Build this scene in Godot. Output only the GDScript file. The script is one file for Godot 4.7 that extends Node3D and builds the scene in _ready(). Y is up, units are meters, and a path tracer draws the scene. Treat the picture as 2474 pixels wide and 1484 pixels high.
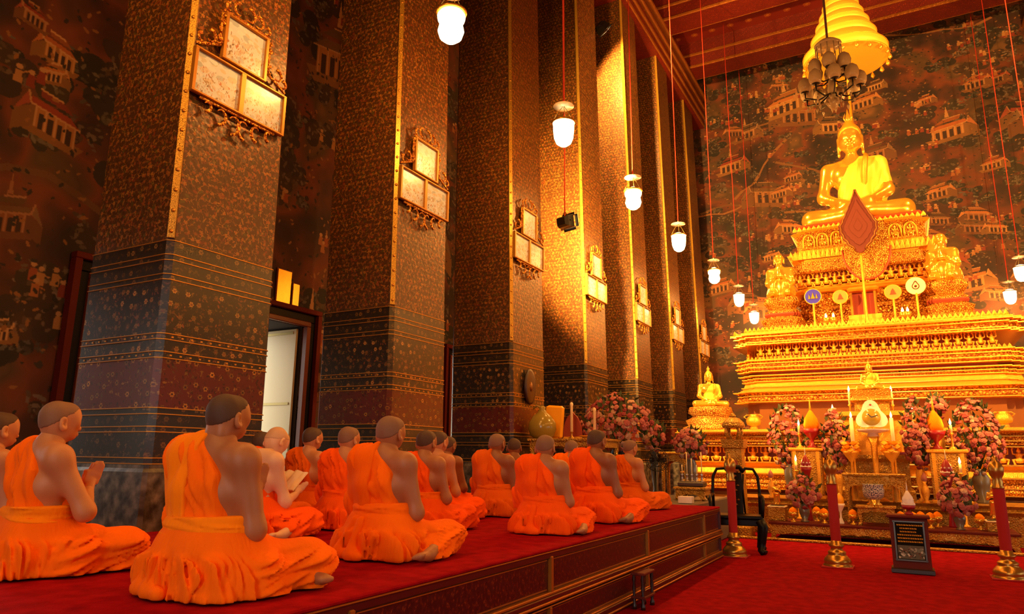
extends Node3D
# ---------------------------------------------------------------- camera model (pixels of the 2474x1484 photograph)
const FPX := 1688.03
const EYE := Vector3(0, 1.33, 0)
const AX := -0.55            # axis of the hall
const COLX := -5.642         # aisle face of the columns
const COLW := 1.235
const BAY := 3.2
const COLZ := -3.805         # front face of the first column
const DAIS := 0.674          # top of the monks' platform
var cam_basis: Basis
var M := {}                  # materials
var names := {}
var rng := RandomNumberGenerator.new()

func ray(x: float, y: float) -> Vector3:
	return cam_basis * Vector3((x - 1237.0) / FPX, -(y - 742.0) / FPX, -1.0)
func at_y(x: float, y: float, h: float) -> Vector3:
	var d := ray(x, y)
	return EYE + d * ((h - EYE.y) / d.y)
func at_x(x: float, y: float, v: float) -> Vector3:
	var d := ray(x, y)
	return EYE + d * ((v - EYE.x) / d.x)
func at_z(x: float, y: float, v: float) -> Vector3:
	var d := ray(x, y)
	return EYE + d * ((v - EYE.z) / d.z)

# ---------------------------------------------------------------- scene helpers
func numbered(called: String) -> String:
	var n: int = names.get(called, -1) + 1
	names[called] = n
	return called if n == 0 else "%s_%03d" % [called, n]
func tag(o: Node3D, label: String, category: String, group := "", kind := "") -> Node3D:
	if label: o.set_meta("label", label)
	if category: o.set_meta("category", category)
	if group: o.set_meta("group", group)
	if kind: o.set_meta("kind", kind)
	return o
func thing(called: String, label: String, category: String, at := Vector3.ZERO, group := "", turn := 0.0) -> Node3D:
	var o := Node3D.new()
	o.name = numbered(called)
	add_child(o)
	o.position = at
	o.rotation.y = turn
	tag(o, label, category, group)
	return o
func structure(called: String, label := "") -> Node3D:
	var o := Node3D.new()
	o.name = called
	add_child(o)
	o.set_meta("kind", "structure")
	if label: o.set_meta("label", label)
	return o
func obj(called: String, st: SurfaceTool, m: Material, parent: Node = null, at := Vector3.ZERO) -> MeshInstance3D:
	st.generate_normals()
	st.index()
	var mesh := st.commit()
	return inst(called, mesh, m, parent, Transform3D(Basis.IDENTITY, at))
func inst(called: String, mesh: Mesh, m: Material, parent: Node = null, t := Transform3D.IDENTITY) -> MeshInstance3D:
	var o := MeshInstance3D.new()
	o.mesh = mesh
	o.material_override = m
	if parent == null:
		o.name = numbered(called)
		add_child(o)
	else:
		o.name = called
		parent.add_child(o, true)
	o.transform = t
	return o
func part(root: Node3D, called: String) -> Node3D:
	var o := Node3D.new()
	o.name = called
	root.add_child(o, true)
	return o
func dup(root: Node3D, at: Vector3, turn := 0.0, label := "", group := "") -> Node3D:
	var base := String(root.name).rstrip("0123456789").rstrip("_")
	var r: Node3D = root.duplicate()
	r.name = numbered(base)
	add_child(r)
	r.position = at
	r.rotation.y = turn
	if label: r.set_meta("label", label)
	if group: r.set_meta("group", group)
	return r

# ---------------------------------------------------------------- mesh helpers
func mb(smooth := false) -> SurfaceTool:
	var st := SurfaceTool.new()
	st.begin(Mesh.PRIMITIVE_TRIANGLES)
	st.set_smooth_group(0 if smooth else -1)
	return st
func tri(st: SurfaceTool, a: Vector3, b: Vector3, c: Vector3) -> void:
	st.add_vertex(a); st.add_vertex(b); st.add_vertex(c)
func quad(st: SurfaceTool, a: Vector3, b: Vector3, c: Vector3, d: Vector3) -> void:
	tri(st, a, b, c); tri(st, a, c, d)
func quad_uv(st: SurfaceTool, a: Vector3, b: Vector3, c: Vector3, d: Vector3, u0 := Vector2(0, 0), u1 := Vector2(1, 1)) -> void:
	# a top-left, b top-right, c bottom-right, d bottom-left seen from the front
	var ps := [a, b, c, a, c, d]
	var us := [Vector2(u0.x, u0.y), Vector2(u1.x, u0.y), Vector2(u1.x, u1.y), Vector2(u0.x, u0.y), Vector2(u1.x, u1.y), Vector2(u0.x, u1.y)]
	for i in 6:
		st.set_uv(us[i]); st.add_vertex(ps[i])
func box(st: SurfaceTool, c: Vector3, s: Vector3, b := Basis.IDENTITY, bev := 0.0) -> void:
	var h := s * 0.5
	bev = minf(bev, minf(h.x, minf(h.y, h.z)) * 0.6)
	if bev <= 0.0:
		var v := []
		for k in 8:
			v.append(c + b * Vector3(h.x if k & 1 else -h.x, h.y if k & 2 else -h.y, h.z if k & 4 else -h.z))
		quad(st, v[6], v[7], v[5], v[4]); quad(st, v[3], v[2], v[0], v[1])
		quad(st, v[7], v[3], v[1], v[5]); quad(st, v[2], v[6], v[4], v[0])
		quad(st, v[2], v[3], v[7], v[6]); quad(st, v[4], v[5], v[1], v[0])
		return
	loft(st, [rect_ring(c, b, h.x - bev, h.z - bev, -h.y), rect_ring(c, b, h.x, h.z, -h.y + bev), rect_ring(c, b, h.x, h.z, h.y - bev), rect_ring(c, b, h.x - bev, h.z - bev, h.y)], true, true)
func rect_ring(c: Vector3, b: Basis, hx: float, hz: float, y: float) -> PackedVector3Array:
	return PackedVector3Array([c + b * Vector3(-hx, y, -hz), c + b * Vector3(hx, y, -hz), c + b * Vector3(hx, y, hz), c + b * Vector3(-hx, y, hz)])
func loft(st: SurfaceTool, rings: Array, cap0 := false, cap1 := false) -> void:
	# rings run bottom to top, each ring counter-clockwise seen from below (x, then z)
	for k in rings.size() - 1:
		var p: PackedVector3Array = rings[k]
		var q: PackedVector3Array = rings[k + 1]
		var n := p.size()
		for i in n:
			var j := (i + 1) % n
			quad(st, q[j], q[i], p[i], p[j])
	if cap0: cap(st, rings[0], false)
	if cap1: cap(st, rings[rings.size() - 1], true)
func cap(st: SurfaceTool, r: PackedVector3Array, up: bool) -> void:
	var c := Vector3.ZERO
	for p in r: c += p
	c /= r.size()
	for i in r.size():
		if up: tri(st, c, r[i], r[(i + 1) % r.size()])
		else: tri(st, c, r[(i + 1) % r.size()], r[i])
func lathe(st: SurfaceTool, prof: Array, segs := 16, at := Vector3.ZERO, b := Basis.IDENTITY, sx := 1.0, sz := 1.0) -> void:
	var rings := []
	for p in prof:
		var r := PackedVector3Array()
		for i in segs:
			var a := TAU * i / segs
			r.append(at + b * Vector3(cos(a) * p[0] * sx, p[1], sin(a) * p[0] * sz))
		rings.append(r)
	loft(st, rings, prof[0][0] > 0.0005, prof[prof.size() - 1][0] > 0.0005)
func tube(st: SurfaceTool, path: Array, rad, segs := 8, caps := true) -> void:
	var rings := []
	var n := path.size()
	var side := Vector3.ZERO
	for k in n:
		var d: Vector3 = (path[mini(k + 1, n - 1)] - path[maxi(k - 1, 0)]).normalized()
		if k == 0:
			side = d.cross(Vector3.UP if absf(d.y) < 0.9 else Vector3.RIGHT).normalized()
		else:
			side = (side - d * side.dot(d)).normalized()
		var up := side.cross(d)
		var r: float = rad[k] if rad is Array else rad
		var ring := PackedVector3Array()
		for i in segs:
			var a := TAU * i / segs
			ring.append(path[k] + (side * cos(a) + up * sin(a)) * r)
		rings.append(ring)
	loft(st, rings, caps, caps)
func prism(st: SurfaceTool, poly: PackedVector2Array, depth: float, t := Transform3D.IDENTITY) -> void:
	# outline in x, y; front face at z = +depth/2
	var area := 0.0
	for k in poly.size(): area += poly[k].cross(poly[(k + 1) % poly.size()])
	if area < 0.0: poly.reverse()
	var idx := Geometry2D.triangulate_polygon(poly)
	var h := depth * 0.5
	for k in range(0, idx.size(), 3):
		var a := poly[idx[k]]; var b := poly[idx[k + 1]]; var c := poly[idx[k + 2]]
		if (b - a).cross(c - a) > 0.0:
			var sw := b; b = c; c = sw
		tri(st, t * Vector3(a.x, a.y, h), t * Vector3(b.x, b.y, h), t * Vector3(c.x, c.y, h))
		tri(st, t * Vector3(c.x, c.y, -h), t * Vector3(b.x, b.y, -h), t * Vector3(a.x, a.y, -h))
	for k in poly.size():
		var a := poly[k]; var b := poly[(k + 1) % poly.size()]
		quad(st, t * Vector3(a.x, a.y, h), t * Vector3(b.x, b.y, h), t * Vector3(b.x, b.y, -h), t * Vector3(a.x, a.y, -h))
func plan_ring(c: Vector3, hx: float, hz: float, y: float, red := 0.0, steps := 1) -> PackedVector3Array:
	# a rectangle with stepped (redented) corners; same winding as rect_ring
	var r := PackedVector3Array()
	var q := [Vector2(-1, -1), Vector2(1, -1), Vector2(1, 1), Vector2(-1, 1)]
	for k in 4:
		var s: Vector2 = q[k]
		var pts := []
		for i in steps + 1:
			# from the side along z to the side along x
			if red > 0.0:
				pts.append(Vector2(hx - red * i, hz - red * (steps - i)))
				if i < steps: pts.append(Vector2(hx - red * (i + 1), hz - red * (steps - i)))
			elif i == 0: pts.append(Vector2(hx, hz))
		if k == 0 or k == 2: pass
		else: pts.reverse()
		for p in pts: r.append(c + Vector3(p.x * s.x, y, p.y * s.y))
	return r
func moulding(st: SurfaceTool, c: Vector3, hx: float, hz: float, prof: Array, red := 0.0, steps := 1, caps := true) -> void:
	# prof: [[outward offset, height], ...] bottom to top
	var rings := []
	for p in prof: rings.append(plan_ring(c, hx + p[0], hz + p[0], p[1], red, steps))
	loft(st, rings, caps, caps)

# ---------------------------------------------------------------- pictures
class Canvas:
	var im: Image
	var w: int
	var h: int
	func _init(ww: int, hh: int, c: Color) -> void:
		w = ww; h = hh
		im = Image.create_empty(w, h, false, Image.FORMAT_RGBA8)
		im.fill(c)
	func rect(x: float, y: float, ww: float, hh: float, c: Color) -> void:
		im.fill_rect(Rect2i(int(x), int(y), maxi(1, int(round(ww))), maxi(1, int(round(hh)))), c)
	func poly(pts: Array, c: Color) -> void:
		var y0 := 1e9; var y1 := -1e9
		for p in pts: y0 = minf(y0, p.y); y1 = maxf(y1, p.y)
		for y in range(maxi(0, int(y0)), mini(h, int(y1) + 1)):
			var xs := []
			var yy := y + 0.5
			for i in pts.size():
				var a: Vector2 = pts[i]; var b: Vector2 = pts[(i + 1) % pts.size()]
				if (a.y <= yy) != (b.y <= yy): xs.append(a.x + (yy - a.y) / (b.y - a.y) * (b.x - a.x))
			xs.sort()
			for i in range(0, xs.size() - 1, 2):
				var x0 := clampi(int(round(xs[i])), 0, w); var x1 := clampi(int(round(xs[i + 1])), 0, w)
				if x1 > x0: im.fill_rect(Rect2i(x0, y, x1 - x0, 1), c)
	func disc(x: float, y: float, r: float, c: Color, sy := 1.0) -> void:
		for j in range(int(-r * sy), int(r * sy) + 1):
			var hw := r * sqrt(maxf(0.0, 1.0 - (j / (r * sy)) * (j / (r * sy))))
			var x0 := clampi(int(x - hw), 0, w); var x1 := clampi(int(x + hw) + 1, 0, w)
			var yy := int(y) + j
			if yy >= 0 and yy < h and x1 > x0: im.fill_rect(Rect2i(x0, yy, x1 - x0, 1), c)
	func line(a: Vector2, b: Vector2, t: float, c: Color) -> void:
		var d := (b - a).normalized().orthogonal() * t * 0.5
		poly([a + d, b + d, b - d, a - d], c)
	func tex() -> ImageTexture:
		return ImageTexture.create_from_image(im)

func noise_tex(size: int, freq: float, stops: Array, type := FastNoiseLite.TYPE_SIMPLEX, seed_ := 1, octaves := 4, cell := -1, w2 := 0, h2 := 0) -> ImageTexture:
	var n := FastNoiseLite.new()
	n.seed = seed_; n.noise_type = type; n.frequency = freq; n.fractal_octaves = octaves
	if cell >= 0:
		n.cellular_return_type = cell as FastNoiseLite.CellularReturnType
		n.fractal_type = FastNoiseLite.FRACTAL_NONE
	var g := Gradient.new()
	var offs := PackedFloat32Array(); var cols := PackedColorArray()
	for s in stops: offs.append(s[0]); cols.append(s[1])
	g.offsets = offs; g.colors = cols
	var src := n.get_seamless_image(size, size)
	src.convert(Image.FORMAT_L8)
	var lut := PackedByteArray()
	for i in 256:
		var c := g.sample(i / 255.0)
		lut.append_array(PackedByteArray([int(c.r * 255), int(c.g * 255), int(c.b * 255), 255]))
	var d := src.get_data()
	var o := PackedByteArray()
	o.resize(d.size() * 4)
	for i in d.size(): o.encode_u32(i * 4, lut.decode_u32(d[i] * 4))
	return ImageTexture.create_from_image(Image.create_from_data(size, size, false, Image.FORMAT_RGBA8, o))

# ---------------------------------------------------------------- materials
func mat(key: String, c: Color, rough := 0.6, metal := 0.0) -> StandardMaterial3D:
	var m := StandardMaterial3D.new()
	m.resource_name = key
	m.albedo_color = c
	m.roughness = rough
	m.metallic = metal
	M[key] = m
	return m
func tri_map(m: StandardMaterial3D, s: float, world := true) -> void:
	m.uv1_triplanar = true
	m.uv1_world_triplanar = world
	m.uv1_scale = Vector3(s, s, s)
	m.uv1_triplanar_sharpness = 4.0
func relief(m: StandardMaterial3D, t: Texture2D, cm: float) -> void:
	m.heightmap_enabled = true
	m.heightmap_texture = t
	m.heightmap_scale = cm
func glow(key: String, c: Color, e: float) -> StandardMaterial3D:
	var m := mat(key, c, 0.5)
	m.emission_enabled = true
	m.emission = c
	m.emission_energy_multiplier = e
	return m

# ================================================================ materials and pictures
func C(h: String) -> Color:
	return Color.html(h)
func make_materials() -> void:
	var ornament := noise_tex(512, 0.035, [[0.0, Color.BLACK], [0.25, Color(0.25, 0.25, 0.25)], [0.5, Color(0.9, 0.9, 0.9)], [1.0, Color.WHITE]], FastNoiseLite.TYPE_CELLULAR, 5, 1, FastNoiseLite.RETURN_DISTANCE2_SUB)
	var grain := noise_tex(256, 0.06, [[0.0, Color.BLACK], [1.0, Color.WHITE]], FastNoiseLite.TYPE_SIMPLEX, 9, 4)
	var gold_tint := noise_tex(512, 0.03, [[0.0, C("7a360c")], [0.16, C("b06a1e")], [0.35, C("e6ad3c")], [1.0, C("ffdc78")]], FastNoiseLite.TYPE_CELLULAR, 15, 1, FastNoiseLite.RETURN_DISTANCE2_SUB)
	# gold leaf over carving, plain gilding, polished gold
	var g := mat("gold_carved", C("ffffff"), 0.42, 0.55)
	g.albedo_texture = gold_tint
	tri_map(g, 1.0); relief(g, ornament, 2.5)
	g = mat("gold_carved_fine", C("ffffff"), 0.42, 0.55)
	g.albedo_texture = gold_tint
	tri_map(g, 1.7); relief(g, ornament, 1.5)
	g = mat("gold_plain", C("eaa934"), 0.38, 0.6)
	tri_map(g, 3.0); relief(g, grain, 0.5)
	mat("gold_polished", C("ffc548"), 0.2, 0.75)
	mat("gold_cloth", C("ffc23c"), 0.55, 0.25)
	mat("gold_dark", C("7a4a14"), 0.45, 0.5)
	mat("gilt_old", C("a8742a"), 0.4, 0.55)
	mat("brass", C("b98a3c"), 0.3, 0.85)
	mat("brass_dull", C("8f7a45"), 0.45, 0.6)
	g = mat("gold_table", C("b98a34"), 0.4, 0.6)
	tri_map(g, 1.6); relief(g, ornament, 1.2)
	mat("red_lacquer", C("8e3216"), 0.5)
	mat("seat_red", C("b83a16"), 0.5)
	mat("leaf_red", C("5e1c0a"), 0.6)
	# lacquered columns
	M.column = column_material()
	M.column_lower = lower_material("lacquer_dark", C("221b14"), C("8a6632"), C("4a2a18"), 21)
	M.column_flower = lower_material("lacquer_flower", C("231a12"), C("b0823e"), C("7a4020"), 23)
	M.column_red = lower_material("lacquer_red", C("541509"), C("c0882e"), C("2c0d08"), 22)
	var gs := mat("gold_line", C("c98f35"), 0.35, 0.6)
	gs = mat("gold_strip", C("ffffff"), 0.35, 0.55)
	gs.albedo_texture = noise_tex(256, 0.09, [[0.0, C("3a2a0c")], [0.35, C("6a4d16")], [0.5, C("d0a03a")], [1.0, C("e8c15c")]], FastNoiseLite.TYPE_SIMPLEX, 31, 2)
	tri_map(gs, 4.0)
	var st := mat("plinth_stone", C("ffffff"), 0.35)
	st.albedo_texture = noise_tex(512, 0.012, [[0.0, C("1d1b18")], [0.35, C("45413a")], [0.6, C("625c53")], [1.0, C("857d72")]], FastNoiseLite.TYPE_SIMPLEX, 33, 6)
	tri_map(st, 0.9)
	st = mat("stone_trim", C("5b5348"), 0.4)
	# carpets
	var carpet := mat("carpet_dais", C("ffffff"), 0.95)
	carpet.metallic_specular = 0.12
	carpet.albedo_texture = noise_tex(512, 0.02, [[0.0, C("7c0812")], [0.5, C("8e0c16")], [1.0, C("9e121c")]], FastNoiseLite.TYPE_SIMPLEX, 41, 5)
	tri_map(carpet, 0.5); relief(carpet, noise_tex(512, 0.2, [[0.0, Color.BLACK], [1.0, Color.WHITE]], FastNoiseLite.TYPE_SIMPLEX, 42, 2), 0.15)
	var c2: StandardMaterial3D = carpet.duplicate()
	c2.resource_name = "carpet_floor"; c2.albedo_color = C("f4f0f0")
	M.carpet_floor = c2
	# red lacquered wood of the platform
	var w := mat("dais_wood", C("ffffff"), 0.32)
	w.albedo_texture = noise_tex(512, 0.02, [[0.0, C("2c0807")], [0.55, C("3f0c0a")], [0.7, C("4a110c")], [0.82, C("66260f")], [1.0, C("8a4216")]], FastNoiseLite.TYPE_SIMPLEX, 51, 4)
	tri_map(w, 2.2)
	mat("dais_rail", C("4a1210"), 0.3)
	mat("dais_gilt", C("a8651c"), 0.32, 0.5)
	# wood, walls
	w = mat("dark_wood", C("2a120a"), 0.35)
	w = mat("black_lacquer", C("0d0706"), 0.42)
	w.metallic_specular = 0.3
	w = mat("red_wood", C("5c1a10"), 0.6)
	w.metallic_specular = 0.3
	w = mat("frame_wood", C("6a2a12"), 0.4)
	w = mat("beam_red", C("ffffff"), 0.5)
	w.albedo_texture = noise_tex(512, 0.03, [[0.0, C("4e100a")], [0.55, C("6e180c")], [0.75, C("82300f")], [1.0, C("a8641c")]], FastNoiseLite.TYPE_CELLULAR, 61, 1, FastNoiseLite.RETURN_DISTANCE2_SUB)
	tri_map(w, 1.5)
	w = mat("beam_gilt", C("9a5a1c"), 0.4, 0.5)
	tri_map(w, 3.0); relief(w, ornament, 1.2)
	w = mat("ceiling_panel", C("ffffff"), 0.6)
	w.albedo_texture = ceiling_texture()
	tri_map(w, 0.4)
	mat("plaster_dark", C("2c1d14"), 0.9)
	mat("wall_dado", C("3a2416"), 0.8)
	var mur := mat("mural_side", C("ffffff"), 0.75)
	mur.albedo_texture = mural(2048, 1036, 71, on_side_wall([[60, 560, 150], [80, 300, 170], [110, 130, 120], [20, 820, 90], [60, 40, 90], [150, 200, 80]]))
	mur = mat("mural_end", C("ffffff"), 0.7)
	mur.albedo_texture = mural(1408, 1536, 72, on_end_wall([[2110, 250, 60], [2330, 320, 95], [2250, 245, 40], [1790, 405, 60], [2290, 470, 60], [2330, 560, 60], [1890, 560, 50], [2390, 560, 50], [2420, 400, 55], [2130, 210, 40], [1900, 470, 40], [2250, 540, 50], [1760, 330, 40], [2390, 720, 60], [1760, 700, 50]]))
	mat("jamb_cream", C("c9b384"), 0.5)
	# lamps
	glow("lamp_glass_lit", C("ffe3a6"), 7.0)
	mat("lamp_shade_white", C("efe2c8"), 0.35)
	mat("cord_red", C("c4301a"), 0.7)
	mat("cord_dark", C("3a120a"), 0.7)
	mat("black_metal", C("0c0a09"), 0.35, 0.3)
	glow("flame", C("ffd27a"), 14.0)
	mat("wax", C("f1d9a0"), 0.5)
	var cg := mat("smoked_glass", C("a08a6c"), 0.1)
	# textiles, skin
	for k in [["robe_bright", "f66f04"], ["robe_deep", "f05604"], ["robe_dull", "d9600c"], ["robe_amber", "fa8a0a"]]:
		var r := mat(k[0], C(k[1]), 0.85)
		r.metallic_specular = 0.25
		tri_map(r, 1.5, false)
		r.uv1_scale = Vector3(4.5, 1.1, 4.5)
		relief(r, noise_tex(512, 0.02, [[0.0, Color.BLACK], [1.0, Color.WHITE]], FastNoiseLite.TYPE_SIMPLEX, 80, 2), 0.25)
	for k in [["skin_tan", "b97c50"], ["skin_brown", "a2683f"], ["skin_pale", "d8ab84"], ["skin_dark", "8a5431"]]:
		var s := mat(k[0], C(k[1]), 0.5)
		s.subsurf_scatter_enabled = true; s.subsurf_scatter_strength = 0.08
	mat("hair_stubble_pale", C("c49a76"), 0.6)
	mat("hair_stubble", C("4a3222"), 0.7)
	mat("hair_stubble_grey", C("7d5a42"), 0.7)
	# small things
	mat("paper", C("eadcc8"), 0.8)
	mat("pink", C("a85550"), 0.7); mat("rose", C("8c2c2e"), 0.7); mat("cream", C("bb937a"), 0.7); mat("salmon", C("a8635a"), 0.7)
	mat("leaf_green", C("3f4a1c"), 0.7)
	mat("vase_grey", C("6c6458"), 0.25, 0.3)
	mat("red_enamel", C("960f16"), 0.4)
	mat("white_enamel", C("e8d8cc"), 0.4)
	mat("post_velvet", C("9c0d10"), 0.85)
	mat("yellow_satin", C("f2a718"), 0.4)
	mat("jar_glaze", C("8f7a30"), 0.18)
	mat("silver", C("b9ada0"), 0.25, 0.8)
	mat("silver_dark", C("55524e"), 0.3, 0.7)
	mat("blue_cloth", C("2c26d0"), 0.6)
	mat("white_cloth", C("f3e2b4"), 0.7)
	mat("pale_cloth", C("d98a3c"), 0.7)

func column_material() -> StandardMaterial3D:
	# gilded and coloured scrollwork on brown lacquer: leaves and blossoms on a half-drop grid
	var n := 1024
	var cv := Canvas.new(n, n, C("452b13"))
	var r := RandomNumberGenerator.new(); r.seed = 17
	var cols := [C("6c3014"), C("582c13"), C("7a421a"), C("4c421c"), C("443a18"), C("80501e"), C("38220f")]
	for k in 2600:
		var p := Vector2(r.randf() * n, r.randf() * n)
		var c: Color = cols[r.randi() % cols.size()]
		blot(cv, p, r.randf_range(4, 13), r.randf() * TAU, c)
	var step := 32.0
	for j in 32:
		for i in 32:
			var p := Vector2((i + (0.5 if j & 1 else 0.0)) * step + r.randf_range(-5, 5), j * step + r.randf_range(-5, 5))
			var q := r.randi() % 5
			var tone := C("8a5424").lerp(C("bc8236"), r.randf())
			if q < 3:
				for k in 5:
					var a := TAU * k / 5 + r.randf()
					cv.disc(p.x + cos(a) * 5.5, p.y + sin(a) * 5.5, 3.2, tone.darkened(0.25))
				cv.disc(p.x, p.y, 3.0, C("8c2c14"))
			else:
				blot(cv, p, 9, r.randf() * TAU, tone.darkened(0.35))
			for k in 3:
				var a := r.randf() * TAU
				var b := a + r.randf_range(-1, 1)
				var e := p + Vector2(cos(a), sin(a)) * 12.0
				cv.line(p, e, 1.6, tone.darkened(0.2))
				cv.line(e, e + Vector2(cos(b), sin(b)) * 8.0, 1.4, tone)
	var m := mat("lacquer_scroll", C("ffffff"), 0.38, 0.1)
	m.albedo_texture = cv.tex()
	tri_map(m, 0.42)
	var hm := noise_tex(512, 0.05, [[0.0, Color.BLACK], [1.0, Color.WHITE]], FastNoiseLite.TYPE_SIMPLEX, 19, 2)
	relief(m, hm, 0.22)
	return m
func blot(cv: Canvas, p: Vector2, s: float, a: float, c: Color) -> void:
	var pts := []
	for k in 6:
		var t := TAU * k / 6
		pts.append(p + Vector2(cos(t) * s, sin(t) * s * 0.5).rotated(a))
	cv.poly(pts, c)
func lower_material(key: String, base: Color, gold: Color, dark: Color, seed_: int) -> StandardMaterial3D:
	var n := 512
	var cv := Canvas.new(n, n, base)
	var r := RandomNumberGenerator.new(); r.seed = seed_
	for k in 1500:
		blot(cv, Vector2(r.randf() * n, r.randf() * n), r.randf_range(2, 7), r.randf() * TAU, base.lerp(dark, r.randf()))
	for j in 16:
		for i in 16:
			var p := Vector2((i + (0.5 if j & 1 else 0.0)) * 32 + r.randf_range(-9, 9), j * 32 + 16 + r.randf_range(-8, 8))
			var tone := gold.darkened(r.randf_range(0.05, 0.5))
			if r.randf() < 0.55:
				for k in 6:
					var a := TAU * k / 6
					cv.disc(p.x + cos(a) * 5.5, p.y + sin(a) * 5.5, 2.3, tone)
				cv.disc(p.x, p.y, 2.4, dark)
			else:
				for k in 3: blot(cv, p + Vector2(r.randf_range(-8, 8), r.randf_range(-8, 8)), r.randf_range(3, 6), r.randf() * TAU, tone.darkened(0.25))
			for k in 2:
				var a := r.randf() * TAU
				cv.line(p + Vector2(cos(a), sin(a)) * 7, p + Vector2(cos(a + 0.6), sin(a + 0.6)) * 15, 1.5, tone.darkened(0.3))
	var m := mat(key, C("ffffff"), 0.3, 0.05)
	m.albedo_texture = cv.tex()
	tri_map(m, 0.6)
	return m
func ceiling_texture() -> ImageTexture:
	var cv := Canvas.new(256, 256, C("6a1509"))
	for j in 4:
		for i in 4:
			var p := Vector2(i * 64 + 32, j * 64 + 32)
			for k in 8:
				var a := TAU * k / 8
				cv.disc(p.x + cos(a) * 9, p.y + sin(a) * 9, 3, C("8d4312"))
			cv.disc(p.x, p.y, 5, C("9c5a1a"))
	return cv.tex()

func mural(w: int, h: int, seed_: int, placed := []) -> ImageTexture:
	# a painted wall: wooded hills, walled compounds, pavilions, water and little crowds
	var r := RandomNumberGenerator.new(); r.seed = seed_
	var n := FastNoiseLite.new(); n.seed = seed_; n.frequency = 0.006; n.fractal_octaves = 4
	var src := n.get_image(w, h)
	src.convert(Image.FORMAT_L8)
	var d := src.get_data()
	var ramp := [[0.0, C("120905")], [0.3, C("2a120a")], [0.45, C("451e0c")], [0.58, C("642c11")], [0.75, C("432d16")], [1.0, C("7a4e26")]]
	var g := Gradient.new(); var of := PackedFloat32Array(); var cs := PackedColorArray()
	for s in ramp: of.append(s[0]); cs.append(s[1])
	g.offsets = of; g.colors = cs
	var lut := PackedByteArray()
	for i in 256:
		var c := g.sample(i / 255.0)
		lut.append_array(PackedByteArray([int(c.r * 255), int(c.g * 255), int(c.b * 255), 255]))
	var o := PackedByteArray(); o.resize(d.size() * 4)
	for i in d.size(): o.encode_u32(i * 4, lut.decode_u32(d[i] * 4))
	var cv := Canvas.new(4, 4, Color.BLACK)
	cv.im = Image.create_from_data(w, h, false, Image.FORMAT_RGBA8, o); cv.w = w; cv.h = h
	var f := 1.0
	# dark hollows and clumps of trees
	for k in 620:
		var p := Vector2(r.randf() * w, r.randf() * h)
		var s := r.randf_range(10, 34)
		var base := (C("1c140b") if r.randf() < 0.5 else C("2c2110")).lerp(C("4a220d"), r.randf() * 0.5)
		for q in 7: cv.disc(p.x + r.randf_range(-s, s), p.y + r.randf_range(-s, s) * 0.7, s * r.randf_range(0.25, 0.5), base.darkened(r.randf() * 0.3))
		for q in 26:
			var t := p + Vector2(r.randf_range(-s, s), r.randf_range(-s, s) * 0.7)
			blot(cv, t, r.randf_range(2, 5), r.randf() * TAU, base.lightened(r.randf_range(0.06, 0.24)))
	# winding paths and walls
	for k in 22:
		var p := Vector2(r.randf() * w, r.randf() * h)
		var a := r.randf_range(-0.6, 0.6)
		var c := C("7e5028").darkened(1.0 - f).darkened(r.randf() * 0.35)
		for q in 7:
			a += r.randf_range(-0.5, 0.5)
			var e := p + Vector2(cos(a), sin(a)) * 34.0
			cv.line(p, e, r.randf_range(4, 8), c)
			p = e
	for k in 60:
		pavilion(cv, Vector2(r.randf() * w, r.randf_range(0.03, 0.97) * h), r.randf_range(24, 84), r, f)
	for q in placed: pavilion(cv, Vector2(q[0], q[1]), q[2], r, f)
	# little people in groups
	for k in 170:
		var p := Vector2(r.randf() * w, r.randf() * h)
		for q in r.randi_range(2, 6):
			var t := p + Vector2(r.randf_range(-26, 26), r.randf_range(-7, 7))
			var c := [C("8a5228"), C("946638"), C("6e2412"), C("7e3a18")][r.randi() % 4] as Color
			c = c.darkened(1.0 - f)
			cv.poly([t + Vector2(-3, 0), t + Vector2(3, 0), t + Vector2(4, 12), t + Vector2(-4, 12)], c)
			cv.disc(t.x, t.y - 3, 2.4, C("9a7048").darkened(1.0 - f))
			cv.line(t + Vector2(2, 2), t + Vector2(r.randf_range(4, 9), r.randf_range(-4, 6)), 1.6, c)
	for k in 9000:
		var p := Vector2(r.randf() * w, r.randf() * h)
		blot(cv, p, r.randf_range(1.5, 4), r.randf() * TAU, (C("1c120a") if r.randf() < 0.55 else C("8a5828").darkened(1.0 - f + 0.1)))
	return cv.tex()
func on_side_wall(l: Array) -> Array:
	# photograph pixels of the painted halls -> picture pixels of the side wall
	var o := []
	for q in l:
		var a := at_x(q[0], q[1], -10.5); var b := at_x(q[0] + q[2], q[1], -10.5)
		o.append([(6.0 - a.z) * 64.0, (16.2 - a.y) * 64.0, absf(a.z - b.z) * 40.0])
	return o
func on_end_wall(l: Array) -> Array:
	var o := []
	for q in l:
		var a := at_z(q[0], q[1], -25.6); var b := at_z(q[0] + q[2], q[1], -25.6)
		o.append([(a.x + 10.5) / 19.9 * 1408.0, (16.2 - a.y) / 16.2 * 1536.0, absf(a.x - b.x) * 62.0])
	return o
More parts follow.
